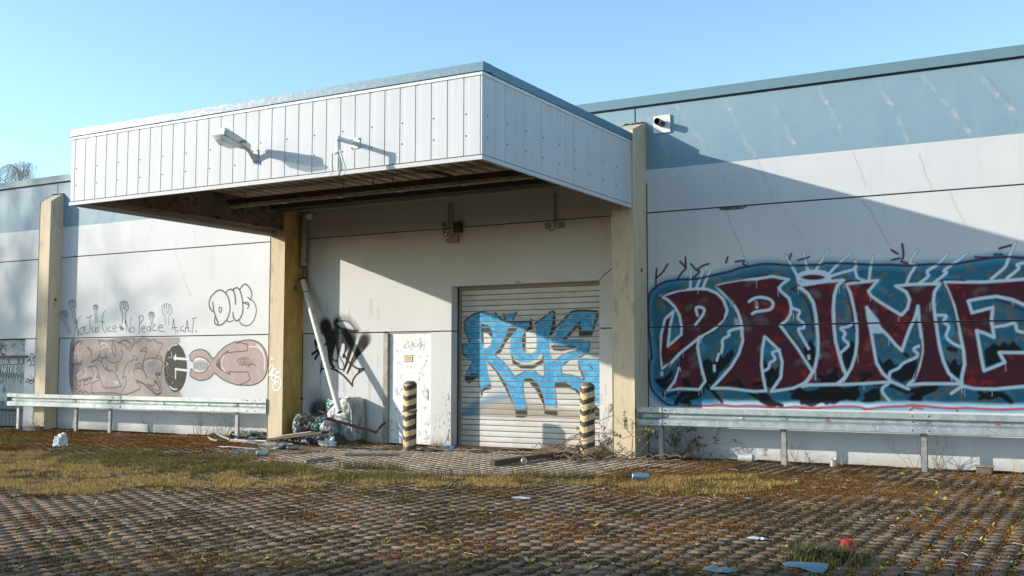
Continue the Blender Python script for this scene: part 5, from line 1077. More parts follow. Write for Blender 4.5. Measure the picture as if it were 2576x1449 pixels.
board(gp4(780, 240, .06), gp4(1460, 150, .34)+np.array((0, 0, 0)), .16, .05, WOODD, 'thick charred plank propped on the heap, nearest the ochre pilaster')
board(gp4(900, 195, .14), gp4(1310, 140, .30), .09, .018, WOODL, 'pale narrow board lying on top of the charred plank', )
board(gp4(310, 240, .03), gp4(820, 256, .04), .05, .02, WHITE, 'white painted strip, upper of the two long strips left of the heap', 'strip', 'strip')
board(gp4(300, 256, .02), gp4(1070, 290, .03), .04, .02, WOODL, 'long peeling strip, lower of the two long strips left of the heap', 'strip', 'strip')
board(gp4(850, 262, .03), gp4(1045, 270, .035), .06, .02, plain('brown_lath', (.38, .25, .15), .8), 'short brown lath beside the long peeling strip', 'lath', 'board')
board(gp4(280, 320, .02), gp4(640, 352, .02), .09, .012, WOODL, 'bent pale board in front of the two long strips')
m = MB(); c_ = gp4(150, 205, .05); m.tube(crom([gp4(300, 235, .04), gp4(220, 205, .06), gp4(120, 172, .09), gp4(50, 180, .10), gp4(45, 205, .05), gp4(90, 240, .02), gp4(150, 250, .02)], 6), .022, 8); tag(m.build('curved_strip', speckled('rim_metal', (.35, .33, .31), (.16, .14, .13), 8, .5), smooth=True), 'curled grey metal strip on the ground by the last rail post', 'strip')
m = MB(); m.tube(crom([gp4(330, 190, 0), gp4(310, 185, .1), gp4(320, 160, .22), gp4(345, 150, .27)], 5), [.03]*16 if False else .022, 7); tag(m.build('bent_iron', RUST), 'small bent rusty iron standing beside the last rail post', 'iron')
o = lump(tuple(gp4(600, 215, 0)), .50, .22, .14, 21, amp=.5, mat=CHAR, name='scorched_sheeting'); tag(o, 'dark crumpled scorched sheeting behind the long strips', 'sheeting')
o = lump(tuple(gp4(870, 355, 0)), .42, .10, .11, 23, amp=.6, mat=CHAR, name='scorched_rag'); tag(o, 'black scorched rag in front of the charred plank', 'rag')
def scrap(c, sx, sy, mat, seed, h=.03, n=16):
    rs = random.Random(seed); vs = [(c[0], c[1], h*.6)]; fs = []
    for r in (.5, 1.0):
        for i in range(n):
            a = 2*math.pi*i/n; k = r*(.75+.5*rs.random()); vs.append((c[0]+sx*k*math.cos(a), c[1]+sy*k*math.sin(a), .004+h*rs.random()*(1.4-r)))
    for i in range(n): fs.append((0, 1+i, 1+(i+1) % n)); fs.append((1+i, 1+n+i, 1+n+(i+1) % n, 1+(i+1) % n))
    m = MB(); m.add(vs, fs); return m
LBL = plain('pale_blue_plastic', (.15, .26, .31), .8, spec=.1); PAPER = plain('white_paper', (.55, .56, .57), .9, spec=.1); CLEAR = plain('clear_film', (.62, .65, .66), .25)
tag(scrap(gp4(540, 288), .2, .06, LBL, 3, .04).build('plastic_scrap', LBL), 'pale turquoise plastic scrap under the long strips', 'scrap')
tag(scrap(gp4(230, 332), .18, .05, PAPER, 5, .03).build('plastic_scrap', PAPER), 'white curled plastic strip left of the pale bent board', 'scrap')
tag(scrap(gp4(1195, 295), .09, .05, PAPER, 6, .14, 9).build('paper_scrap', PAPER), 'small crumpled white paper below the charred plank', 'scrap')
q = WP('S8', 890, 1170, 'z', .03); tag(lump(tuple(q), .17, .10, .13, 31, n=26, amp=.7, mat=CLEAR, name='foil_scrap'), 'crumpled silver foil on the paving before the dented container', 'foil')
ash = MB()
for _ in range(900):
    c_ = gp4(random.gauss(420, 110), random.gauss(378, 14)) if _ < 450 else gp4(random.gauss(1010, 80), random.gauss(330, 18)); s = random.uniform(.006, .03); a = random.uniform(0, 6.3); z = random.uniform(.002, .02)
    ash.add([(c_[0]+s*math.cos(a), c_[1]+s*math.sin(a), z), (c_[0]+s*math.cos(a+2), c_[1]+s*math.sin(a+2), z+random.uniform(0, .02)), (c_[0]+s*math.cos(a+4), c_[1]+s*math.sin(a+4), z)], [(0, 1, 2)])
tag(ash.build('broken_glass', speckled('green_glass_shards', (.10, .17, .16), (.35, .45, .45), 60, .25, 0, .6)), 'greenish glass shards strewn on the paving', 'shards', kind='stuff')

def can(c, yaw, r, L, mats, label, cat='can', name='drink_can', stand=False):
    o = empty(name, (c[0], c[1], 0), label, cat, None)
    Mx = Matrix.Rotation(yaw, 4, 'Z') @ (Matrix.Identity(4) if stand else Matrix.Rotation(math.radians(90), 4, 'Y')); z0 = 0 if stand else r
    prof = [(r*.75, 0), (r*.8, .002), (r, r*.22), (r, L-r*.25), (r*.82, L-.004), (r*.78, L)]
    m = MB(); m.lathe(prof, (c[0], c[1], z0+.002), 20, Mx); m.build('body', mats[0], o, smooth=True)
    e = MB(); e.lathe([(r*.80, L-.002), (r*.80, L+.003), (r*.7, L+.003), (r*.68, L-.003), (.001, L-.003)], (c[0], c[1], z0+.002), 20, Mx)
    e.build('rim', mats[1], o, smooth=True); return o
SIL = plain('bare_aluminium', (.60, .62, .63), .28, .8); SILD = speckled('faded_can_print', (.26, .29, .31), (.42, .43, .43), 18, .45, .4, c3=(.25, .12, .10))
def cang(px, py): return GP(px, py)
can(cang(645, 1148), .55, .055, .22, (SILD, GALVD), 'silver spray can lying on the paving before the burnt heap')
can((-5.55, -.20), .0, .068, .26, (speckled('blue_white_tin', (.42, .47, .50), (.62, .62, .58), 6, .5, .1), WHITE), 'large blue and white tin lying at the wall under the right guard rail', 'tin', 'paint_tin')
can(cang(1590, 1208), .5, .05, .24, (plain('blue_can_print', (.22, .38, .50), .3, .5), plain('yellow_ring', (.60, .42, .10), .4)), 'blue can with a yellow ring lying among the reddish moss')
can(cang(2097, 1175), .0, .058, .12, (speckled('empty_tin', (.42, .38, .32), (.60, .56, .50), 9, .35, .6), SIL), 'small bare tin standing upright before the right guard rail', 'tin', 'tin', True)
can(cang(1318, 1168), -1.0, .055, .12, (speckled('rusty_tin', (.40, .36, .30), (.2, .15, .1), 9, .4, .5), SIL), 'open tin lying against the dark timber on the apron', 'tin', 'tin')
can(cang(2132, 1394), .0, .055, .12, (speckled('red_tub_plastic', (.42, .015, .02), (.32, .01, .02), 9, .4, 0, .5, c3=(.5, .42, .42), s3=30), plain('red_rim', (.45, .02, .03), .4)), 'small red plastic tub beside the dark green clump in the foreground', 'tub', 'plastic_tub', True)
m = MB(); p, q = GP(1238, 1173), GP(1425, 1148); m.bar(p+np.array((0, 0, .05)), q+np.array((0, 0, .06)), .10, .08); tag(m.build('timber_beam', speckled('dark_timber', (.10, .06, .045), (.06, .035, .03), 10, .8, c3=(.3, .2, .12)), bevel=.004), 'long dark brown timber running into the dry branches', 'timber')
m = MB(); p, q = GP(868, 1148), GP(1005, 1148); m.tube([p+np.array((0, 0, .035)), q+np.array((0, 0, .035))], .026, 12); tag(m.build('plastic_pipe', plain('grey_pipe', (.20, .20, .19), .6), smooth=True), 'long grey pipe lying on the paving in front of the door', 'pipe')
m = MB(); p, q = GP(768, 1166), GP(838, 1157); m.tube([p+np.array((0, 0, .035)), q+np.array((0, 0, .035))], .026, 12); o = m.build('plastic_pipe', plain('grey_pipe_worn', (.26, .25, .22), .6), smooth=True); tag(o, 'short grey pipe, shorter of the two pipes on the apron', 'pipe')
m = MB(); p, q = GP(1432, 1166), GP(1462, 1148); m.tube([p+np.array((0, 0, .04)), q+np.array((0, 0, .10))], .030, 12); tag(m.build('plastic_pipe', plain('brown_pipe', (.30, .26, .19), .6), smooth=True), 'stub of brown pipe among the branches right of the second bollard', 'pipe')
tag(lump(tuple(GP(152, 1122)), .16, .13, .22, 41, n=80, amp=.38, mat=CLEAR, name='plastic_bag'), 'crumpled white plastic bag on the grass at the left', 'bag')
tag(lump(tuple(GP(1132, 1129)), .18, .08, .05, 43, n=24, amp=.5, mat=plain('blue_cloth', (.06, .14, .26), .8), name='blue_cloth'), 'dirty blue cloth beside the left side of the shutter', 'cloth')
tag(lump(tuple(GP(1085, 1135)), .22, .10, .05, 44, n=24, amp=.6, mat=plain('dark_cloth', (.07, .06, .055), .9), name='dark_cloth'), 'dark rag on the paving right of the first bollard', 'cloth')
tag(scrap(GP(1910, 1358), .10, .05, PAPER, 12, .03).build('paper_scrap', PAPER), 'crumpled white paper in the right foreground', 'paper')
tag(scrap(GP(1312, 1254), .13, .09, PAPER, 14, .02).build('paper_scrap', PAPER), 'flat white paper at the edge of the dry grass', 'paper')
tag(scrap(GP(1812, 1438), .12, .10, CLEAR, 16, .05).build('plastic_scrap', plain('dull_plastic', (.17, .22, .23), .3)), 'dull dark plastic scrap at the bottom edge', 'scrap')
def puddle(pts, label, mat, kind=None):
    m = MB(); m.add([(*(GP(x, y)[:2]), .006) for x, y in pts], [tuple(range(len(pts)))]); return m
m = puddle([(1968, 1421), (1985, 1418), (2060, 1421), (2086, 1424), (2080, 1437), (2070, 1446), (2045, 1444), (2015, 1432), (1975, 1428)], '', LBL); o = m.build('plastic_sheet', LBL); o.location.z = .006
o.modifiers.new('solid', 'SOLIDIFY').thickness = .006; tag(o, 'flat pale blue plastic sheet below the dark green clump', 'sheet')
for L, c in () or (([(2005, 1186), (2030, 1184), (2060, 1186), (2045, 1191), (2020, 1190)], (.30, .42, .48)), ([(1985, 1203), (2010, 1202), (2016, 1206), (1990, 1206)], (.55, .55, .52)), ([(2250, 1436), (2290, 1433), (2330, 1440), (2318, 1449), (2270, 1446)], (.22, .34, .39)), ([(2365, 1421), (2400, 1420), (2412, 1424), (2380, 1426)], (.25, .3, .32)), ([(2440, 1420), (2470, 1419), (2478, 1425), (2450, 1426)], (.3, .4, .44))):
    s = scrap(np.mean([GP(x, y) for x, y in L], 0), .06, .025, None, int(L[0][0]), .008, 12); tag(s.build('paint_chip', plain('flaked_paint', c, .5)), 'pale blue paint splash dried on the paving', 'paint splash', 'dried paint splashes')
cb = GP(2485, 1186); bx = empty('old_box', (cb[0], -.25, 0), 'small weathered box with leaves against the foot of the right wall', 'box')
m = MB(); m.box(cb[0]-.12, cb[0]+.10, -.36, -.16, 0, .10); m.build('box', speckled('wet_cardboard', (.12, .085, .06), (.2, .15, .1), 10, .9), bx, bevel=.01)
m = MB(); m.box(cb[0]-.14, cb[0]+.12, -.38, -.14, .10, .112); m.build('lid', speckled('box_lid', (.36, .3, .22), (.2, .16, .11), 10, .9), bx, bevel=.004)
q = GP(128, 1080); m = MB(); m.box(q[0]-.25, q[0]+.25, -.85, -.62, -.01, .10); tag(m.build('concrete_block', speckled('brick_grey', (.24, .19, .17), (.15, .12, .11), 10, .9), bevel=.008), 'low concrete block in front of the leftmost pilaster', 'block')

# ================================================================== moss, grass and weeds
def inpoly(x, y, P):
    ins = np.zeros(x.shape, bool); n = len(P)
    for i in range(n):
        a = P[i]; b = P[(i+1) % n]; c = (a[1] > y) != (b[1] > y)
        ins ^= c & (x < (b[0]-a[0])*(y-a[1])/(b[1]-a[1]+1e-12)+a[0])
    return ins
def inband(x, y, P):
    wx = (fbm(x*1.9+11, y*1.9+5)-.5)*1.5; wy = (fbm(x*1.9+91, y*1.9+45)-.5)*1.5
    return inpoly(x+wx, y+wy, P)
GPo = lambda L: [tuple(GP(x, y)[:2]) for x, y in L]
GREEN = GPo([(150, 1122), (300, 1128), (420, 1135), (560, 1150), (700, 1165), (790, 1178), (870, 1180), (1000, 1184), (1090, 1196), (1080, 1212), (900, 1208), (700, 1196), (560, 1190), (400, 1188), (240, 1178), (130, 1150)])
YEL = GPo([(-200, 1135), (150, 1140), (300, 1165), (560, 1180), (760, 1180), (900, 1186), (1080, 1196), (1200, 1204), (1360, 1203), (1500, 1205), (1600, 1200), (1700, 1196), (1900, 1206), (2000, 1222), (1900, 1236), (1750, 1240), (1640, 1236), (1500, 1222), (1300, 1228), (1150, 1220), (1040, 1222), (1000, 1232), (820, 1228), (640, 1232), (400, 1228), (240, 1236), (80, 1238), (-200, 1236)])
ORG = GPo([(1480, 1188), (1700, 1180), (1900, 1186), (2100, 1200), (2300, 1222), (2420, 1245), (2200, 1250), (1900, 1254), (1650, 1240), (1500, 1218)])
ORG2 = GPo([(-250, 1086), (60, 1084), (400, 1098), (700, 1112), (600, 1128), (420, 1128), (180, 1122), (-250, 1150)])
APR = GPo([(680, 1150), (900, 1130), (1500, 1150), (1620, 1165), (1500, 1195), (1360, 1200), (1100, 1196), (850, 1182)])
def visible_points(n):
    # even over the picture's share of the ground, thinning with distance less than the true area does
    d = 5.5+RNG.random(n)**.62*27; a = RNG.uniform(-.56, .56, n)
    x = CAM[0]+d*(_fw[0]/math.hypot(*_fw[:2]))+d*a*_r0[0]; y = CAM[1]+d*(_fw[1]/math.hypot(*_fw[:2]))+d*a*_r0[1]
    k = (y < -.03) & (x > -31); return x[k], y[k], d[k]
def snap_joint(x, y, sx=.016):
    i = np.round((x+31.0)/PW); t = ((y+17.0-.02)/PL + .5*(i % 2)) % 1.0
    zig = np.where((t > .25) & (t < .75), -1, 1)*.020
    return -31.0+i*PW+zig*1.0+RNG.normal(0, sx, x.shape), y
def blades(x, y, h, wd, lean, base_z=0.0, bend=.5):
    """two stacked faces per blade"""
    n = len(x); a = RNG.uniform(0, 2*np.pi, n); l = RNG.uniform(0, lean, n)*h; b = a+RNG.uniform(-.6, .6, n)+np.pi/2
    dx = np.cos(b)*wd/2; dy = np.sin(b)*wd/2; co = np.zeros((n, 5, 3))
    co[:, 0] = np.stack([x-dx, y-dy, np.full(n, base_z)], 1); co[:, 1] = np.stack([x+dx, y+dy, np.full(n, base_z)], 1)
    mx = x+np.cos(a)*l*.35; my = y+np.sin(a)*l*.35; mz = base_z+h*.6
    co[:, 2] = np.stack([mx+dx*.8, my+dy*.8, mz], 1); co[:, 3] = np.stack([mx-dx*.8, my-dy*.8, mz], 1)
    co[:, 4] = np.stack([x+np.cos(a)*l, y+np.sin(a)*l, base_z+h*np.where(lean > 1, .75, 1)], 1)
    lp = (np.array([0, 1, 2, 3, 3, 2, 4])[None]+5*np.arange(n)[:, None]).ravel(); return co.reshape(-1, 3), lp, np.tile([4, 3], n)
def stuff_mesh(name, parts, mat, label, cat):
    co = []; lp = []; ct = []; col = []; off = 0
    for (c, l, k), rgb in parts:
        co.append(c); lp.append(l+off); ct.append(k); col.append(rgb); off += len(c)
    o = np_mesh(name, np.concatenate(co), np.concatenate(lp), np.concatenate(ct), mat)
    at = o.data.attributes.new('tint', 'FLOAT_COLOR', 'POINT'); c = np.concatenate(col); c = np.concatenate([c, np.ones((len(c), 1))], 1).astype(np.float32)
    at.data.foreach_set('color', c.ravel()); return tag(o, label, cat, kind='stuff')
def tint_mat(name, rough=.75, tr=.25):
    k = NM(name); a = k.new('ShaderNodeAttribute', attribute_name='tint'); k.base(a.outputs['Color']); k.set(rough, 0, .06)
    t = k.new('ShaderNodeBsdfTranslucent'); k.link(a.outputs['Color'], t.inputs[0]); mx = k.new('ShaderNodeMixShader'); mx.inputs[0].default_value = tr
    k.link(k.b.outputs[0], mx.inputs[1]); k.link(t.outputs[0], mx.inputs[2]); k.link(mx.outputs[0], k.out.inputs[0]); return k.m
GRM = tint_mat('grass_blades'); MOM = tint_mat('moss', .9, .1)
def colr(n, per, c1, c2, jit=.2):
    t = RNG.random(n)[:, None]; c = np.array(c1)*(1-t)+np.array(c2)*t; c = c*(1+RNG.uniform(-jit, jit, (n, 1))); return np.repeat(np.clip(c, 0, 1), per, 0)
# --- grass
parts = []
x, y, d = visible_points(1500000); N = fbm(x*.9+4, y*.9+8); N2_ = fbm(x*3+40, y*3+2)
inY = inband(x, y, YEL); inG = inband(x, y, GREEN); inO = inband(x, y, ORG); inO2 = inband(x, y, ORG2); inA = inpoly(x, y, APR)
k = inG & (RNG.random(len(x)) < np.clip((N2_-.36)*3.4, 0, .85)); xg, yg = x[k], y[k]; n = len(xg); h = RNG.uniform(.02, .085, n)*(1+.6*(N[k] > .6)); parts.append((blades(xg, yg, h, RNG.uniform(.004, .008, n), 1.1), colr(n, 5, (.12, .105, .03), (.27, .22, .075))))
k = inY & ~inG & (RNG.random(len(x)) < np.clip((N2_-.42)*4, 0, .8)); xy, yy = x[k], y[k]; n = len(xy); h = RNG.uniform(.015, .065, n); parts.append((blades(xy, yy, h, RNG.uniform(.004, .009, n), 1.0), colr(n, 5, (.36, .235, .075), (.62, .41, .165))))
k = inY & (RNG.random(len(x)) < .06); n = k.sum(); parts.append((blades(x[k], y[k], RNG.uniform(.03, .11, n), RNG.uniform(.004, .007, n), 1.2), colr(n, 5, (.12, .13, .03), (.28, .25, .08))))
# taller fringe where the band meets the apron
fr_ = GPo([(860, 1178), (960, 1180), (1080, 1194), (1200, 1202), (1360, 1201), (1500, 1203), (1600, 1199)])
for i in range(len(fr_)-1):
    n = 520; t = RNG.random(n); fx = fr_[i][0]*(1-t)+fr_[i+1][0]*t+RNG.normal(0, .08, n); fy = fr_[i][1]*(1-t)+fr_[i+1][1]*t+RNG.normal(0, .10, n)
    k = RNG.random(n) < np.clip((fbm(fx*2.2, fy*2.2)-.35)*4, 0, 1); n = k.sum(); parts.append((blades(fx[k], fy[k], RNG.uniform(.06, .2, n), RNG.uniform(.004, .007, n), 1.3), colr(n, 5, (.09, .085, .025), (.25, .19, .07))))
def tuft_blades(cx, cy, n, r, h0, h1, c1, c2, lean=1.1, wd=(.004, .008)):
    fx = RNG.normal(cx, r, n); fy = RNG.normal(cy, r*.6, n); fy = np.minimum(fy, -.02); parts.append((blades(fx, fy, RNG.uniform(h0, h1, n), RNG.uniform(*wd, n), lean), colr(n, 5, c1, c2)))
for px, py, n, r, h1 in ((735, 1094, 260, .20, .30), (700, 1097, 160, .15, .26), (800, 1110, 260, .4, .20), (860, 1122, 200, .3, .14), (930, 1108, 120, .12, .18), (905, 1113, 100, .3, .10), (560, 1098, 80, .4, .12), (1100, 1125, 120, .10, .14), (60, 1110, 160, .25, .30), (20, 1120, 160, .3, .34), (2080, 1408, 900, .16, .14), (2070, 1400, 300, .12, .22), (2105, 1418, 350, .15, .10), (1765, 1232, 240, .14, .18), (1740, 1245, 100, .2, .10), (1900, 1225, 60, .1, .08), (300, 1398, 260, .5, .07), (600, 1405, 200, .4, .06), (1000, 1250, 500, .5, .045)):
    g_ = GP(px, py); green = (.06, .062, .025) if px > 2000 else (.10, .10, .025)
    tuft_blades(g_[0], g_[1], n, r, .03, h1, green, (.22, .22, .07))
# --- moss and dead stuff in the joints
mp = []
def clumps(cx, cy, per, r, h, c1, c2, wd=(.007, .016)):
    n = len(cx)*per; fx = np.repeat(cx, per)+RNG.normal(0, r, n); fy = np.repeat(cy, per)+RNG.normal(0, r, n); hh = RNG.uniform(.3, 1, n)*h
    mp.append((blades(fx, fy, hh, RNG.uniform(*wd, n), 1.3, -.007), colr(n, 5, c1, c2, .35)))
x, y, d = visible_points(620000); N = fbm(x*.8+9, y*.8+3); M2 = fbm(x*2.6+70, y*2.6+20)
inO = inband(x, y, ORG); inO2 = inband(x, y, ORG2); inY = inband(x, y, YEL); inA = inpoly(x, y, APR)
near = np.clip((d-5)/20, 0, 1)
# column joints
right = np.clip((x+9)/5, 0, 1)
pj = np.clip((M2-.36+.14*right)*3.2, .06, 1)*(.55+.45*right); pj = np.where(inA, .02, pj); pj = np.where(inO | inO2, .85, pj)
k = RNG.random(len(x)) < pj*.55; jx, jy = snap_joint(x[k], y[k]); oo = inO[k] | inO2[k]; warm = (N[k] > .5) | oo
for sel, c1, c2 in ((warm, (.15, .062, .016), (.34, .16, .04)), (~warm, (.045, .03, .018), (.15, .105, .045))):
    clumps(jx[sel], jy[sel], 6, .013, .030, c1, c2)
# row joints: thin dark dirt and moss
k = RNG.random(len(x)) < pj*.30; xx = x[k]; yy = y[k]; i = np.floor((xx+31.0)/PW); row = (i % 2)*PL/2; yj = -17.0+.02+row+PL*(np.round((yy+17.0-.02-row)/PL-.5)+.5)
clumps(xx, yj+RNG.normal(0, .006, len(xx)), 4, .009, .016, (.03, .018, .011), (.11, .065, .028))
# broad patches
k = (inO | inO2) & (M2 > .48) & (RNG.random(len(x)) < .45); clumps(x[k], y[k], 5, .03, .028, (.13, .058, .018), (.29, .14, .04), (.008, .018))
k = (M2 > .57) & ~inA & (RNG.random(len(x)) < .35); clumps(x[k], y[k], 5, .03, .024, (.05, .032, .018), (.17, .11, .045), (.008, .018))
# strip of moss at the foot of the walls
n = 9000; wx = RNG.uniform(-30, 4, n); k = ((wx > -7.2) | (wx < -15.8) | ((wx > -15.2) & (wx < -13.0))) & (RNG.random(n) < np.clip((fbm(wx*1.7, wx*0+3)-.25)*3, .1, 1)); wx = wx[k]
clumps(wx, -np.abs(RNG.normal(0, .05, len(wx)))-.03, 6, .02, .05, (.07, .04, .02), (.22, .13, .05), (.008, .018))
stuff_mesh('moss', mp, MOM, 'brown and rust coloured moss growing in the paving joints', 'moss')
# dry litter: straws and crumbs
lm = MB()
for _ in range(240):
    g_ = GP(random.uniform(-50, 2620), 1449-random.random()**.7*300)
    if g_[1] > -.1: continue
    L = random.uniform(.03, .14) if random.random() < .8 else random.uniform(.15, .4); a = random.uniform(0, 6.3); z = .012
    p = [(g_[0]+L*t*math.cos(a+.4*t), g_[1]+L*t*math.sin(a+.4*t), z+.012*math.sin(3*t)) for t in (0, .35, .7, 1)]
    lm.tube(p, random.uniform(.0018, .0035), 4)
tag(lm.build('dry_straws', TWIGL), 'pale dry straws scattered over the paving', 'straws', kind='stuff')
cm = MB()
for _ in range(700):
    g_ = GP(random.uniform(-50, 2620), 1449-random.random()**.7*330)
    if g_[1] > -.1: continue
    s = random.uniform(.003, .009); z = .004; cm.add([(g_[0]+s, g_[1], z), (g_[0], g_[1]+s, z), (g_[0]-s, g_[1], z), (g_[0], g_[1]-s, z), (g_[0], g_[1], z+s)], [(0, 1, 4), (1, 2, 4), (2, 3, 4), (3, 0, 4)])
tag(cm.build('grit', plain('pale_grit', (.55, .52, .47), .8)), 'pale grit and crumbs strewn over the paving', 'grit', kind='stuff')

# --- seedlings: countable, each a thing of its own
LEAF = tint_mat('seedling_leaf', .6, .3)
def seedling(seed):
    rs = random.Random(seed); vs = []; fs = []; cols = []
    for i in range(rs.randint(6, 10)):
        a = rs.uniform(0, 6.28); L = rs.uniform(.035, .075); w_ = L*rs.uniform(.13, .2); up = rs.uniform(.35, 1.1); n0 = len(vs); c = rs.choice(((.46, .41, .14), (.58, .51, .22), (.36, .33, .10)))
        for t, wd in ((0, .25), (.35, .8), (.7, 1), (1, .05)):
            r = L*t*math.cos(up*(1-.35*t)); z = L*t*math.sin(up*(1-.35*t))
            for s in (-1, 1): vs.append((r*math.cos(a)-s*w_*wd*math.sin(a), r*math.sin(a)+s*w_*wd*math.cos(a), z-.002)); cols.append(c)
        for j in range(3): fs.append((n0+2*j, n0+2*j+1, n0+2*j+3, n0+2*j+2))
    m = MB(); m.add(vs, fs); o = m.build('seedling', LEAF); at = o.data.attributes.new('tint', 'FLOAT_COLOR', 'POINT'); at.data.foreach_set('color', np.array([(*c, 1) for c in cols], np.float32).ravel()); return o
protos = [seedling(100+i) for i in range(7)]; cnt = 0; tries = 0
while cnt < 235 and tries < 6000:
    tries += 1; px = random.uniform(-10, 2590); py = 1195+random.random()**1.15*250; g_ = GP(px, py)
    dens = .55 if px > 1500 else .35
    if px > 1500 and 1215 < py < 1300: dens = 1.0
    if 850 < px < 1600 and py < 1215: continue
    if random.random() > dens*(float(fbm(np.array([g_[0]*1.3]), np.array([g_[1]*1.3]))[0]) > .46)+.05: continue
    jx, jy = snap_joint(np.array([g_[0]]), np.array([g_[1]]), .008)
    src = protos[cnt % 7]; o = src if cnt < 7 else src.copy()
    if cnt >= 7: C.objects.link(o)
    s = random.uniform(.55, 1.35); o.location = (jx[0], jy[0], -.004); o.rotation_euler = (0, 0, random.uniform(0, 6.28)); o.scale = (s, s, s*random.uniform(.8, 1.2))
    tag(o, 'small pale green leafy seedling sprouting from a paving joint', 'seedling', 'seedlings in the paving joints'); cnt += 1

# --- twiggy dead weeds, shrub and branch pile
def twig(m, p, d, L, r, depth, rs, leaf=None, droop=.12):
    n = 5; pts = [Vector(p)]; d = Vector(d).normalized()
    for i in range(n):
        d = (d+Vector((rs.gauss(0, .16), rs.gauss(0, .12), rs.gauss(0, .12)-droop*.3))).normalized(); pts.append(pts[-1]+d*L/n)
        if pts[-1].z < .01: pts[-1].z = .01
    m.tube(pts, [r*(1-.6*i/n) for i in range(n+1)], 4 if depth > 1 else 5, caps=False)
    if leaf is not None and depth >= 1:
        for i in range(1, n+1):
            for _ in range(leaf[2]): leaf_add(leaf[0], pts[i], d, leaf[1], rs)
    if depth < 3:
        for _ in range(rs.randint(1, 3)):
            k = rs.randint(1, n); dd = (d+Vector((rs.gauss(0, .8), rs.gauss(0, .5), rs.gauss(.1, .5)))).normalized(); twig(m, pts[k], dd, L*rs.uniform(.35, .6), r*.55, depth+1, rs, leaf, droop)
def leaf_add(m, p, d, L, rs):
    a = Vector((rs.gauss(0, 1), rs.gauss(0, .7), rs.gauss(.2, .8))).normalized(); L = L*rs.uniform(.6, 1.3); s = a.cross(Vector((0, .3, 1))).normalized()*L*.22; p = Vector(p)
    m.add([p, p+a*L*.5+s, p+a*L, p+a*L*.5-s], [(0, 1, 2, 3)])
def dead_weed(px, py, y, n, h, seed, label, mat=TWIG, group='dead weeds along the walls', spread=.35, leafy=None):
    rs = random.Random(seed); g_ = unp(px, py, 'y', y); m = MB(); lf = MB()
    for _ in range(n):
        twig(m, (g_[0]+rs.gauss(0, .10), y+rs.gauss(0, .03), .0), (rs.gauss(0, spread), rs.gauss(-.05, .12), 1), h*rs.uniform(.55, 1.1), .0045, 0, rs, (lf, .045, 1) if leafy else None)
    o = m.build('dead_weed', mat); tag(o, label, 'weed', group)
    if leafy: lf.build('dry_leaves', leafy, o)
    return o
BRL = plain('brown_dead_leaf', (.17, .09, .05), .8); YGL = tint_mat('x', .6, .3); YGL = speckled('yellow_green_leaf', (.33, .31, .09), (.22, .21, .06), 20, .6)
GRYL = plain('dull_dead_leaf', (.16, .14, .11), .8)
dead_weed(500, 1093, -.15, 10, .50, 61, 'straggly dead weed under the left rail, midway between its last two posts')
dead_weed(565, 1096, -.15, 12, .55, 62, 'dead weed under the left rail just left of its last post')
dead_weed(380, 1090, -.2, 6, .42, 63, 'thin dead weed under the left rail right of its third post')
dead_weed(95, 1078, -.9, 16, .36, 64, 'tangled dead weed at the foot of the leftmost pilaster', spread=.6)
dead_weed(640, 1097, -.15, 5, .30, 65, 'small dead weed between the last post and the ochre pilaster')
dead_weed(1700, 1152, -.30, 12, .58, 66, 'bushy dead weed at the first post of the right rail', spread=.55, leafy=GRYL)
dead_weed(1740, 1155, -.25, 8, .55, 67, 'taller dead weed with hanging dark leaves right of the first rail post', spread=.5, leafy=BRL)
dead_weed(1660, 1153, -.45, 9, .32, 77, 'low tangle of dead stems between the ochre pilaster and the rail post', spread=.8)
dead_weed(1990, 1166, -.15, 5, .45, 68, 'thin dead weed right of the second post of the right rail')
dead_weed(2120, 1172, -.15, 3, .22, 69, 'single arching dead stem beside the upright tin', mat=TWIGL)
dead_weed(2310, 1182, -.2, 6, .45, 70, 'thin dead weed just left of the third post of the right rail')
dead_weed(2365, 1184, -.2, 7, .42, 71, 'thin dead weed just right of the third post of the right rail')
dead_weed(2545, 1190, -.15, 3, .35, 72, 'thin dead stems near the right end of the wall', mat=TWIGL)
dead_weed(955, 1113, -.25, 7, .22, 73, 'small dry weed at the foot of the door frame')
dead_weed(1100, 1122, -.2, 8, .20, 74, 'small yellowish weed between the steel door and the shutter', mat=TWIGL, leafy=YGL if False else None)
dead_weed(1520, 1150, -.3, 9, .42, 75, 'leafy brown weed between the second bollard and the pilaster', spread=.5, leafy=BRL)
rs = random.Random(91); sb = empty('shrub', (-7.4, -.95, 0), 'young shrub with yellow green leaves in front of the pilaster right of the shutter', 'shrub')
st = MB(); lv = MB(); b0 = WP('S3', 835, 870, 'y', -.95); b0[2] = 0
def stem(f, pts, r, y=-.95, lv_n=0, L=.05):
    p = [Vector(WP(f, a, b, 'y', y)) for a, b in pts]; p = [Vector(q) for q in crom(p, 5)]; st.tube(p, [r*(1-.6*i/len(p)) for i in range(len(p))], 5, caps=False)
    k = len(p)
    for i in range(int(k*.45), k):
        for _ in range(lv_n): leaf_add(lv, p[i]+Vector((rs.gauss(0, .008), rs.gauss(0, .02), rs.gauss(0, .008))), None, L, rs)
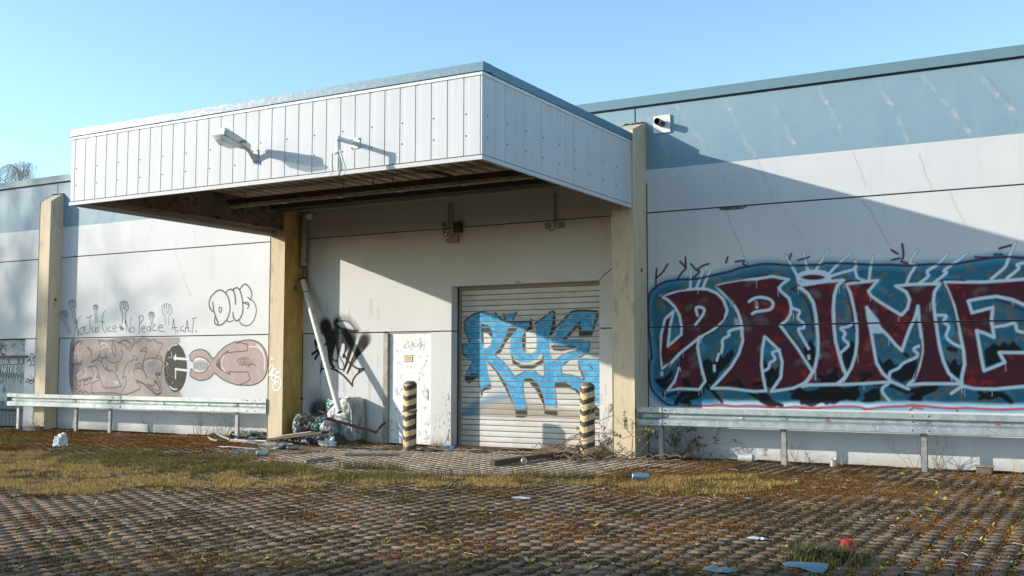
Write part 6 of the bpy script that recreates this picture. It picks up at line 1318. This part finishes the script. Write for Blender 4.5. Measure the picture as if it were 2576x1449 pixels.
for pts, r, ln in (([(835, 870), (845, 760), (852, 650), (840, 610)], .010, 0), ([(845, 620), (800, 570), (770, 520), (770, 450), (765, 380)], .007, 5), ([(770, 520), (700, 480), (665, 410)], .004, 0), ([(845, 610), (850, 540), (845, 470)], .005, 4), ([(850, 630), (930, 640), (1000, 610), (1060, 570), (1140, 545)], .006, 4),
                   ([(845, 620), (760, 650), (690, 620), (630, 580)], .006, 5), ([(840, 830), (780, 770), (730, 740), (700, 700)], .005, 4), ([(800, 570), (790, 500), (770, 470)], .004, 5), ([(835, 860), (870, 790), (900, 700), (930, 640)], .004, 2), ([(850, 600), (900, 570), (980, 560), (1020, 575)], .004, 3), ([(835, 870), (760, 840), (700, 800), (660, 780)], .005, 1), ([(840, 850), (940, 780), (1000, 700), (1060, 620)], .004, 1), ([(880, 450), (930, 430), (965, 400)], .003, 5), ([(850, 560), (880, 470), (900, 440)], .004, 3)):
    stem('S3', pts, r, lv_n=ln)
st.build('stems', TWIG, sb); lv.build('leaves', YGL, sb)
bp_ = empty('branch_pile', (-8.3, -1.1, 0), 'heap of dry branches and dead leaves round the foot of the second bollard', 'branches')
bm = MB(); rs = random.Random(5)
def br(f, pts, r, y0=-1.0): 
    p = [Vector(WP(f, a, b, 'y', y0+rs.uniform(-.15, .15))) for a, b in pts]; bm.tube([Vector(q) for q in crom(p, 5)], r, 5)
for pts, r in (([(80, 760), (180, 660), (300, 610), (450, 595), (600, 605), (700, 630)], .008), ([(90, 770), (250, 640), (400, 520), (520, 470), (660, 410)], .006), ([(350, 600), (360, 480), (420, 380), (450, 330)], .006), ([(300, 730), (200, 770), (100, 790), (0, 775)], .012), ([(220, 770), (300, 700), (310, 640)], .008), ([(450, 700), (560, 680), (650, 670)], .005), ([(340, 860), (450, 870), (600, 905)], .012)):
    br('S3', pts, r, -1.3)
for pts, r in (([(240, 390), (360, 415), (450, 370), (520, 330), (570, 325)], .006), ([(570, 340), (700, 365), (850, 385), (960, 400)], .022), ([(690, 360), (760, 290), (860, 230), (960, 200)], .010), ([(780, 390), (830, 450), (880, 490)], .018), ([(500, 490), (600, 440), (650, 370)], .008), ([(860, 370), (920, 325), (970, 320)], .010), ([(1030, 465), (1150, 475), (1300, 520)], .010)):
    br('Z5', pts, r, -1.25)
for _ in range(170):
    g_ = GP(rs.gauss(1450, 42), rs.gauss(1147, 6)); z = abs(rs.gauss(0, .05)); a = rs.uniform(-.5, .5)+rs.choice((0, math.pi)); L = rs.uniform(.12, .55); pts = []
    for i in range(5): t = i/4*L; pts.append((g_[0]+t*math.cos(a+.5*t), g_[1]+t*math.sin(a)*.6, z+.10*math.sin(t/L*3)*rs.random()+.01))
    bm.tube(pts, rs.uniform(.003, .010), 5)
for _ in range(70):
    g_ = GP(rs.uniform(1500, 1720), rs.gauss(1158, 5)); a = rs.uniform(-.6, .6); L = rs.uniform(.1, .4); z = abs(rs.gauss(0, .04)); bm.tube([(g_[0]+L*t*math.cos(a+t), g_[1]+L*t*math.sin(a)*.5, z+.08*math.sin(3*t)*rs.random()+.01) for t in (0, .3, .6, 1)], rs.uniform(.003, .008), 5)
tag(bm.build('branches', speckled('dry_branch', (.23, .16, .10), (.11, .07, .05), 20, .9), bp_), kind='stuff')
lm = MB()
for _ in range(1100):
    g_ = GP(rs.gauss(1440, 45), rs.gauss(1148, 5)) if _ < 600 else GP(rs.gauss(1500, 22), rs.gauss(1143, 6)); z = abs(rs.gauss(.02, .05)); leaf_add(lm, (g_[0], min(g_[1], -.05), z), None, .05, rs)
tag(lm.build('dead_leaves', speckled('dead_leaf', (.20, .10, .05), (.09, .05, .035), 40, .85), bp_), kind='stuff')
# dark green clump with broad leaves in the right foreground
cl = MB(); rs = random.Random(12); g_ = GP(2072, 1408)
for _ in range(420):
    c_ = (g_[0]+rs.gauss(0, .10), g_[1]+rs.gauss(0, .07), 0); a = rs.uniform(0, 6.28); L = rs.uniform(.08, .22); e = rs.uniform(.35, 1.3); w_ = .010
    p = [Vector((c_[0]+L*t*math.cos(a)*math.cos(e*(1-.3*t)), c_[1]+L*t*math.sin(a)*math.cos(e*(1-.3*t)), L*t*math.sin(e)*(1-.35*t))) for t in (0, .5, 1)]; s = Vector((-math.sin(a), math.cos(a), 0))*w_
    cl.add([p[0]-s*.4, p[0]+s*.4, p[1]+s, p[1]-s, p[2]], [(0, 1, 2, 3), (3, 2, 4)])
tag(cl.build('leafy_clump', speckled('dark_weed_leaf', (.06, .065, .03), (.13, .125, .06), 30, .6)), 'dark green narrow-leaved clump beside the red tub in the foreground', 'plant')
stuff_mesh('grass', parts, GRM, 'dry yellow and green grass in a band across the paving and in tufts', 'grass')

# ================================================================== trees
def tree(name, base, H, seed, label, depth=5, r0=.22, droop=0, twigs=3, spread=.5, leafm=None, leaf_n=0, first=.3):
    rs = random.Random(seed); root = empty(name, base, label, 'tree'); tk = MB(); crown = MB(); lv = MB()
    def grow(p, d, L, r, k):
        n = 4; pts = [p.copy()]
        for i in range(n): d = (d+Vector((rs.gauss(0, .09), rs.gauss(0, .09), rs.gauss(.02, .05)-droop*k*.10))).normalized(); pts.append(pts[-1]+d*L/n)
        (tk if k == 0 else crown).tube(pts, [r*(1-.45*i/n) for i in range(n+1)], 7 if k < 2 else (4 if k < 4 else 3), caps=False)
        if k >= depth:
            if leafm:
                for i in range(n+1):
                    for _ in range(leaf_n): leaf_add(lv, pts[i]+Vector((rs.gauss(0, .12), rs.gauss(0, .12), rs.gauss(0, .12))), None, .16 if leaf_n > 2 else .10, rs)
            return
        m_ = rs.randint(twigs, twigs+1)
        for j in range(m_+(2 if k == 0 else 0)):
            i = rs.randint(max(1, int(n*first)), n); dd = (d+Vector((rs.gauss(0, spread), rs.gauss(0, spread), rs.gauss(.12, spread*.5)))).normalized(); grow(pts[i], dd, L*rs.uniform(.55, .78), r*.52, k+1)
        grow(pts[-1], d, L*.7, r*.55, k+1)
    grow(Vector(base), Vector((0, 0, 1)), H*.36, r0, 0)
    tk.build('trunk', TWIG, root); c = crown.build('crown', TWIG, root)
    if leafm: lv.build('foliage', leafm, root)
    return root
# birch top seen over the roof at the far left
tb = unp(55, 430, 'y', 14.0); bt_ = empty('birch_tree', (tb[0], 14.0, 0), 'bare birch top with drooping twigs showing over the roof at the far left', 'tree')
bk_ = MB(); tw = MB(); rs = random.Random(8); T = Vector((tb[0], 14, 0))
zt = tb[2]; bk_.tube([T, T+Vector((.1, 0, zt*.5)), T+Vector((.25, 0, zt-1.0))], [.16, .11, .05], 8); bk_.build('trunk', plain('birch_bark', (.35, .33, .3), .8), bt_)
PB = lambda x, y, dy=0: Vector(unp(x/5.118/1.59006, (640+y/5.118)/1.59006, 'y', 14.0+dy))
mains = [[(400, 480), (375, 270), (340, 180), (270, 110), (160, 90)], [(440, 480), (470, 260), (485, 120), (490, 40), (480, 30)], [(450, 400), (480, 180), (560, 80), (640, 68), (740, 140)], [(420, 420), (330, 100), (300, 62)], [(100, 440), (20, 370), (-80, 300)], [(360, 200), (200, 95), (60, 150), (-60, 220)], [(430, 300), (520, 215), (590, 225)]]
BT = speckled('birch_twig', (.24, .23, .18), (.36, .33, .22), 3, .9)
for L in mains:
    p = crom([PB(a, b, rs.uniform(-.4, .4)) for a, b in L], 6); p = [Vector(q) for q in p]; tw.tube(p, [.022*(1-.7*i/len(p)) for i in range(len(p))], 5)
    for i in range(3, len(p)):
        for _ in range(3):
            q = [p[i]+Vector((rs.uniform(-.1, .1), rs.uniform(-.2, .2), 0))]; d = Vector((rs.gauss(-.35, .35), rs.gauss(0, .3), -.5))
            for k in range(5): d = (d+Vector((rs.gauss(0, .15), 0, -.06))).normalized(); q.append(q[-1]+d*rs.uniform(.14, .26))
            tw.tube(q, .004, 3, caps=False)
            for v in q[1:]:
                if rs.random() < .3: leaf_add(tw, v, None, .05, rs)
tw.build('crown', BT, bt_)
# trees on the sunny side, outside the picture, that shade the left wall and the foreground
DRY = speckled('withered_leaf', (.20, .12, .06), (.12, .08, .04), 3, .8, bump=0)
def along(s, X): return (X, (s+.518*X)/.855, 0)
for i, (s_, X, H_) in enumerate(((12.2, -62, 23), (15.6, -57, 22), (19.5, -64, 24))):
    tree('bare_tree', along(s_, X), H_, 31+i*3, ('nearly leafless tree left of the forecourt, nearest its middle', 'nearly leafless tree left of the forecourt, between two others', 'nearly leafless tree left of the forecourt, nearest the warehouse')[i], depth=4, r0=.42, spread=.36, twigs=3, leafm=DRY, leaf_n=1)
LFM = speckled('spruce_needles', (.04, .06, .025), (.07, .09, .035), 3, .8, bump=0)
def spruce(base, H, R, seed, label):
    rs = random.Random(seed); root = empty('spruce_tree', base, label, 'tree', 'spruce trees across the forecourt'); t = MB(); t.tube([(base[0], base[1], 0), (base[0], base[1], H)], [.3, .03], 8); t.build('trunk', TWIG, root); m = MB()
    for _ in range(4200):
        z = H*rs.random()**1.25; rr = R*(1-(z/H)**1.6)*(.82+.18*math.sin(z*3))*rs.random()**.45+.05; a = rs.uniform(0, 6.28)
        leaf_add(m, (base[0]+rr*math.cos(a), base[1]+rr*math.sin(a), z+.4), None, .70, rs)
    m.build('crown', LFM, root); return root
def along(s, X): return (X, (s+.518*X)/.855, 0)
for i, (s_, X, H, R) in enumerate(((-8.0, -40, 19, 4.0), (-14.5, -44, 20, 4.2), (-21, -41, 19, 4.2))):
    spruce(along(s_, X), H, R, 50+i, ('dense dark spruce at the near end of the row across the forecourt', 'dense dark spruce in the middle of the row across the forecourt', 'dense dark spruce at the far end of the row across the forecourt')[i])

# ================================================================== put every single-mesh thing's origin at its base
for o in list(C.objects):
    if o.type == 'MESH' and o.parent is None and o.get('kind') is None and not o.children and o.name.split('.')[0] != 'seedling':
        co = np.zeros(len(o.data.vertices)*3); o.data.vertices.foreach_get('co', co); co = co.reshape(-1, 3)
        c = Vector(((co[:, 0].min()+co[:, 0].max())/2, (co[:, 1].min()+co[:, 1].max())/2, co[:, 2].min()))
        o.data.transform(Matrix.Translation(-c)); o.location = Vector(o.location)+c
